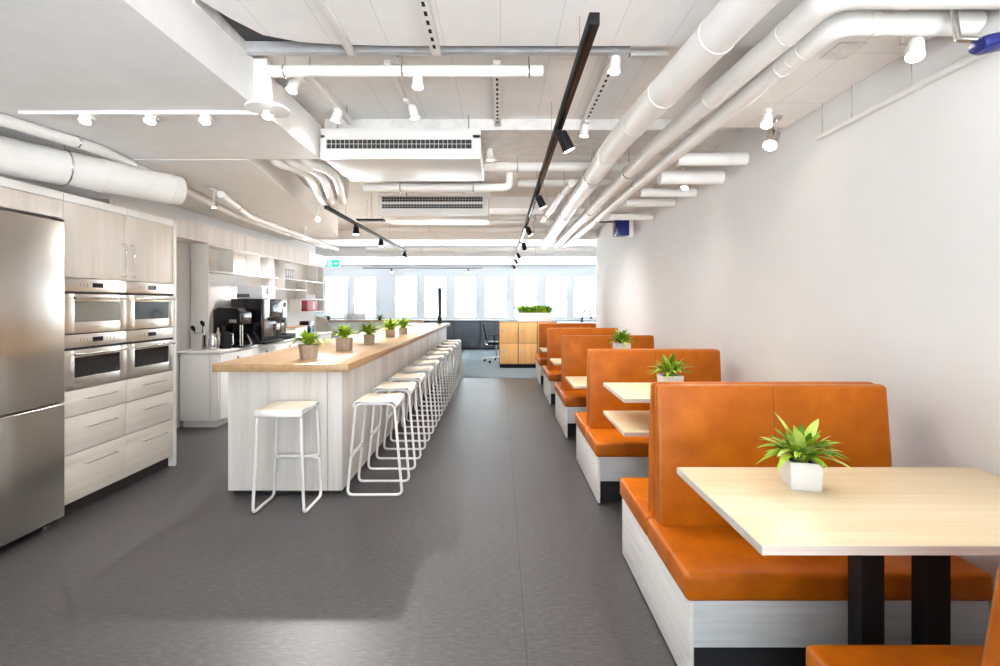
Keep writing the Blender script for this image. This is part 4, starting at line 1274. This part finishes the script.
# white ceiling spots
spot((-1.32, 3.04, 2.895), (-0.25, -0.2, -1), 'white spotlight beside the soffit corner just under the cross pipe', mount=(-1.25, 3.04, 2.98), watts=0.5)
spot((-1.22, 3.56, 2.90), (-0.35, 0.1, -1), 'white spotlight on the rail left of the first air conditioner', mount=(-1.20, 3.56, 2.98), watts=0.5)
spot((-0.50, 2.92, 2.865), (0.0, -0.1, -1), 'white spotlight hanging from the cross pipe', mount=(-0.50, 2.91, 2.935), watts=0.6)
spot((-0.62, 3.50, 2.90), (0.25, 0.1, -1), 'white spotlight in front of the first air conditioner', mount=(-0.68, 3.50, 3.03))
spot((-0.09, 4.5, 2.89), (0.1, 0.2, -1), 'white spotlight at the right end of the first air conditioner', mount=(-0.09, 4.5, 2.99))
spot((0.665, 2.80, 2.90), (-0.15, -0.1, -1), 'white spotlight right of the black track, under the thin conduit', mount=(0.665, 2.86, 3.03), watts=0.5, size=85)
spot((0.68, 3.88, 2.90), (-0.1, 0.1, -1), 'white spotlight at the far end of the right slotted rail', mount=(0.70, 3.88, 3.02), size=85)
spot((1.79, 2.07, 2.615), (-0.35, -0.35, -1), 'bright white spotlight by the tiles at the upper right corner', mount=(1.83, 2.19, 2.80), watts=0.16, size=75)
spot((1.72, 3.10, 2.70), (-0.35, -0.35, -1), 'white spotlight in the ceiling tiles, left of the grey bracket lamp', mount=(1.73, 3.12, 2.80), watts=0.16, size=75)
spot((1.80, 3.20, 2.60), (-0.55, -0.45, -1), 'grey spotlight on a bracket close to the right wall', mount=(1.86, 3.23, 2.80), body='steel', r=0.045, ln=0.12, watts=0.2, size=75)
spot((1.80, 4.68, 2.67), (-0.5, -0.2, -1), 'white spotlight just behind the second branch duct by the wall', mount=(1.80, 4.72, 3.01), watts=0.4)
spot((-2.98, 5.0, 2.545), (0, 0, -1), 'tiny white spotlight over the tall cabinets', mount=(-2.98, 5.0, 2.735), r=0.02, ln=0.02, watts=0.5)
spot((-2.22, 5.85, 2.57), (0.32, -1.0, -0.60), 'white spotlight hanging near the start of the short black track', mount=(-2.26, 5.95, 3.10), r=0.03, ln=0.06, watts=2.6, size=95)
spot((-3.05, 7.5, 2.55), (-0.3, 0, -1), 'tiny white spotlight over the shelves', mount=(-3.05, 7.5, 2.735), r=0.022, ln=0.03, watts=2.0)
# long black track
t = thing('light_track', 'long black lighting track hanging down the middle of the ceiling', 'track', (0.40, 8, 2.73))
build('track', MB().box(0.375, 0.421, 2.02, 16.0, 2.722, 2.775, 0.003), 'black', t)
build('groove', MB().box(0.392, 0.404, 2.03, 15.9, 2.7205, 2.7225), 'black_gloss', t, smooth=False)
rods(t, [((0.398, y, 2.775), (0.398, y, 2.985 if y < 2.6 else CEIL)) for y in (2.4, 3.7, 5.2, 7.2, 9.2, 11.5, 13.4)], 0.003, n=6)
tl = ['nearest', 'second from the front', 'third from the front', 'fourth from the front', 'fifth from the front', 'sixth from the front', 'farthest back']
for i, y in enumerate((3.28, 5.25, 7.4, 9.3, 11.4, 13.0, 15.0)):
    spot((0.475, y + 0.02, 2.60), (0.15, 0.75, -0.70) if i == 3 else (0.42, 0.10, -0.85), 'black spotlight on the long black track, ' + tl[i], body='black', r=0.042, ln=0.135, mount=(0.398, y, 2.722), group='spots on the long black track', watts=(0.30, 0.42, 1.8, 2.4, 1.2, 0.7, 0.5)[i])
# short black track
t = thing('light_track', 'short black lighting track hanging over the kitchen aisle', 'track', (-2.0, 8, 2.63))
dv = Vector((-1.99, 5.55, 2.655)); 
build('track', MB().box(-2.015, -1.975, 5.5, 10.2, 2.63, 2.668, 0.003), 'black', t)
rods(t, [((-1.995, y, 2.668), (-1.995, y, CEIL)) for y in (6.2, 7.2, 8.7, 10.0)], 0.003, n=6)
for i, y in enumerate((6.65, 8.05, 10.05)):
    spot((-1.995, y, 2.50), (0.0, -0.04, -1), 'black spotlight on the short black track, ' + ['nearest and lit', 'in the middle', 'at the far end'][i], body='black', r=0.042, ln=0.105, mount=(-1.995, y, 2.63), group='spots on the short black track', watts=3.0)
# thin black rail by the windows
t = thing('light_track', 'thin black lighting track in front of the far windows', 'track', (-2.4, 15, 2.62))
build('track', MB().box(-4.3, -0.55, 14.98, 15.02, 2.62, 2.65, 0.003), 'slate', t)
rods(t, [((x, 15, 2.65), (x, 15, 2.86)) for x in (-4.0, -2.4, -0.8)], 0.004, n=6)
for i, x in enumerate((-3.4, -1.0)):
    spot((x + 0.03, 14.98, 2.51), (0.2, -0.3, -1), 'small black spotlight on the window track, ' + ['left one', 'right one'][i], body='black', r=0.035, ln=0.08, mount=(x, 15, 2.62), light=False)

# dark blue loudspeakers
t = thing('loudspeaker', 'dark blue loudspeaker box hanging near the right wall', 'speaker', (1.86, 7.4, 2.6))
build('cabinet', MB().box(1.76, 1.97, 7.3, 7.5, 2.58, 2.83, 0.012), 'navy', t)
build('bracket', MB().box(1.97, 2.04, 7.34, 7.46, 2.56, 2.86, 0.005), 'white_metal', t)
build('grille', MB().box(1.785, 1.86, 7.294, 7.301, 2.61, 2.80), 'navy', t, smooth=False)
build('arm', MB().tube([(1.42, 7.4, 2.80), (1.80, 7.4, 2.80)], 0.012, 8), 'black', t)
t = thing('loudspeaker', 'dark blue rounded loudspeaker at the upper right edge', 'speaker', (1.945, 1.9, 2.58))
m = MB()
m.lathe([(0.004, -0.085), (0.045, -0.078), (0.062, -0.04), (0.062, 0.05), (0.05, 0.075), (0.004, 0.085)], 0, 0, 24)
m.xform(Matrix.Translation((1.945, 1.90, 2.578)) @ Matrix.Rotation(1.35, 4, 'Y') @ Matrix.Diagonal((0.55, 0.8, 0.75, 1)))
build('cabinet', m, 'navy', t)
build('arm', MB().tube([(1.91, 1.92, 2.60), (1.86, 1.95, 2.62), (1.84, 1.96, 2.80)], 0.014, 10), 'steel', t)

# exit sign
t = thing('exit_sign', 'green emergency exit sign with running figure and arrow', 'sign', (-4.17, 12.0, 2.55))
sx0, sx1, sz0, sz1, sy = -4.33, -4.02, 2.45, 2.62, 12.0
build('housing', MB().box(sx0 - 0.008, sx1 + 0.008, sy, sy + 0.05, sz0 - 0.008, sz1 + 0.03, 0.004), 'white_metal', t)
build('face', MB().box(sx0, sx1, sy - 0.004, sy, sz0, sz1), 'green', t, smooth=False)
pg = MB()
def poly(pts): pg.prism(pts, 'y', sy - 0.007, sy - 0.004)
def sp(u, v): return (sx0 + u * (sx1 - sx0), sz0 + v * (sz1 - sz0))
poly([sp(0.10, 0.12), sp(0.13, 0.12), sp(0.13, 0.90), sp(0.10, 0.90)])
poly([sp(0.10, 0.88), sp(0.40, 0.88), sp(0.40, 0.95), sp(0.10, 0.95)])
poly([sp(0.31, 0.78), sp(0.36, 0.78), sp(0.36, 0.86), sp(0.31, 0.86)])
poly([sp(0.22, 0.72), sp(0.32, 0.75), sp(0.34, 0.46), sp(0.26, 0.44)])
poly([sp(0.26, 0.46), sp(0.32, 0.46), sp(0.24, 0.22), sp(0.14, 0.16), sp(0.14, 0.22), sp(0.20, 0.27)])
poly([sp(0.29, 0.46), sp(0.34, 0.46), sp(0.42, 0.30), sp(0.36, 0.10), sp(0.31, 0.10), sp(0.36, 0.30)])
poly([sp(0.32, 0.70), sp(0.43, 0.52), sp(0.40, 0.48), sp(0.31, 0.60)])
poly([sp(0.58, 0.46), sp(0.74, 0.46), sp(0.74, 0.56), sp(0.58, 0.56)])
poly([sp(0.72, 0.30), sp(0.90, 0.51), sp(0.72, 0.72)])
build('pictogram', pg, 'exit_white', t, smooth=False)
build('hanger', MB().cyl((-4.17, 12.02, 2.65), (-4.17, 12.02, CEIL), 0.006, n=8), 'steel', t)
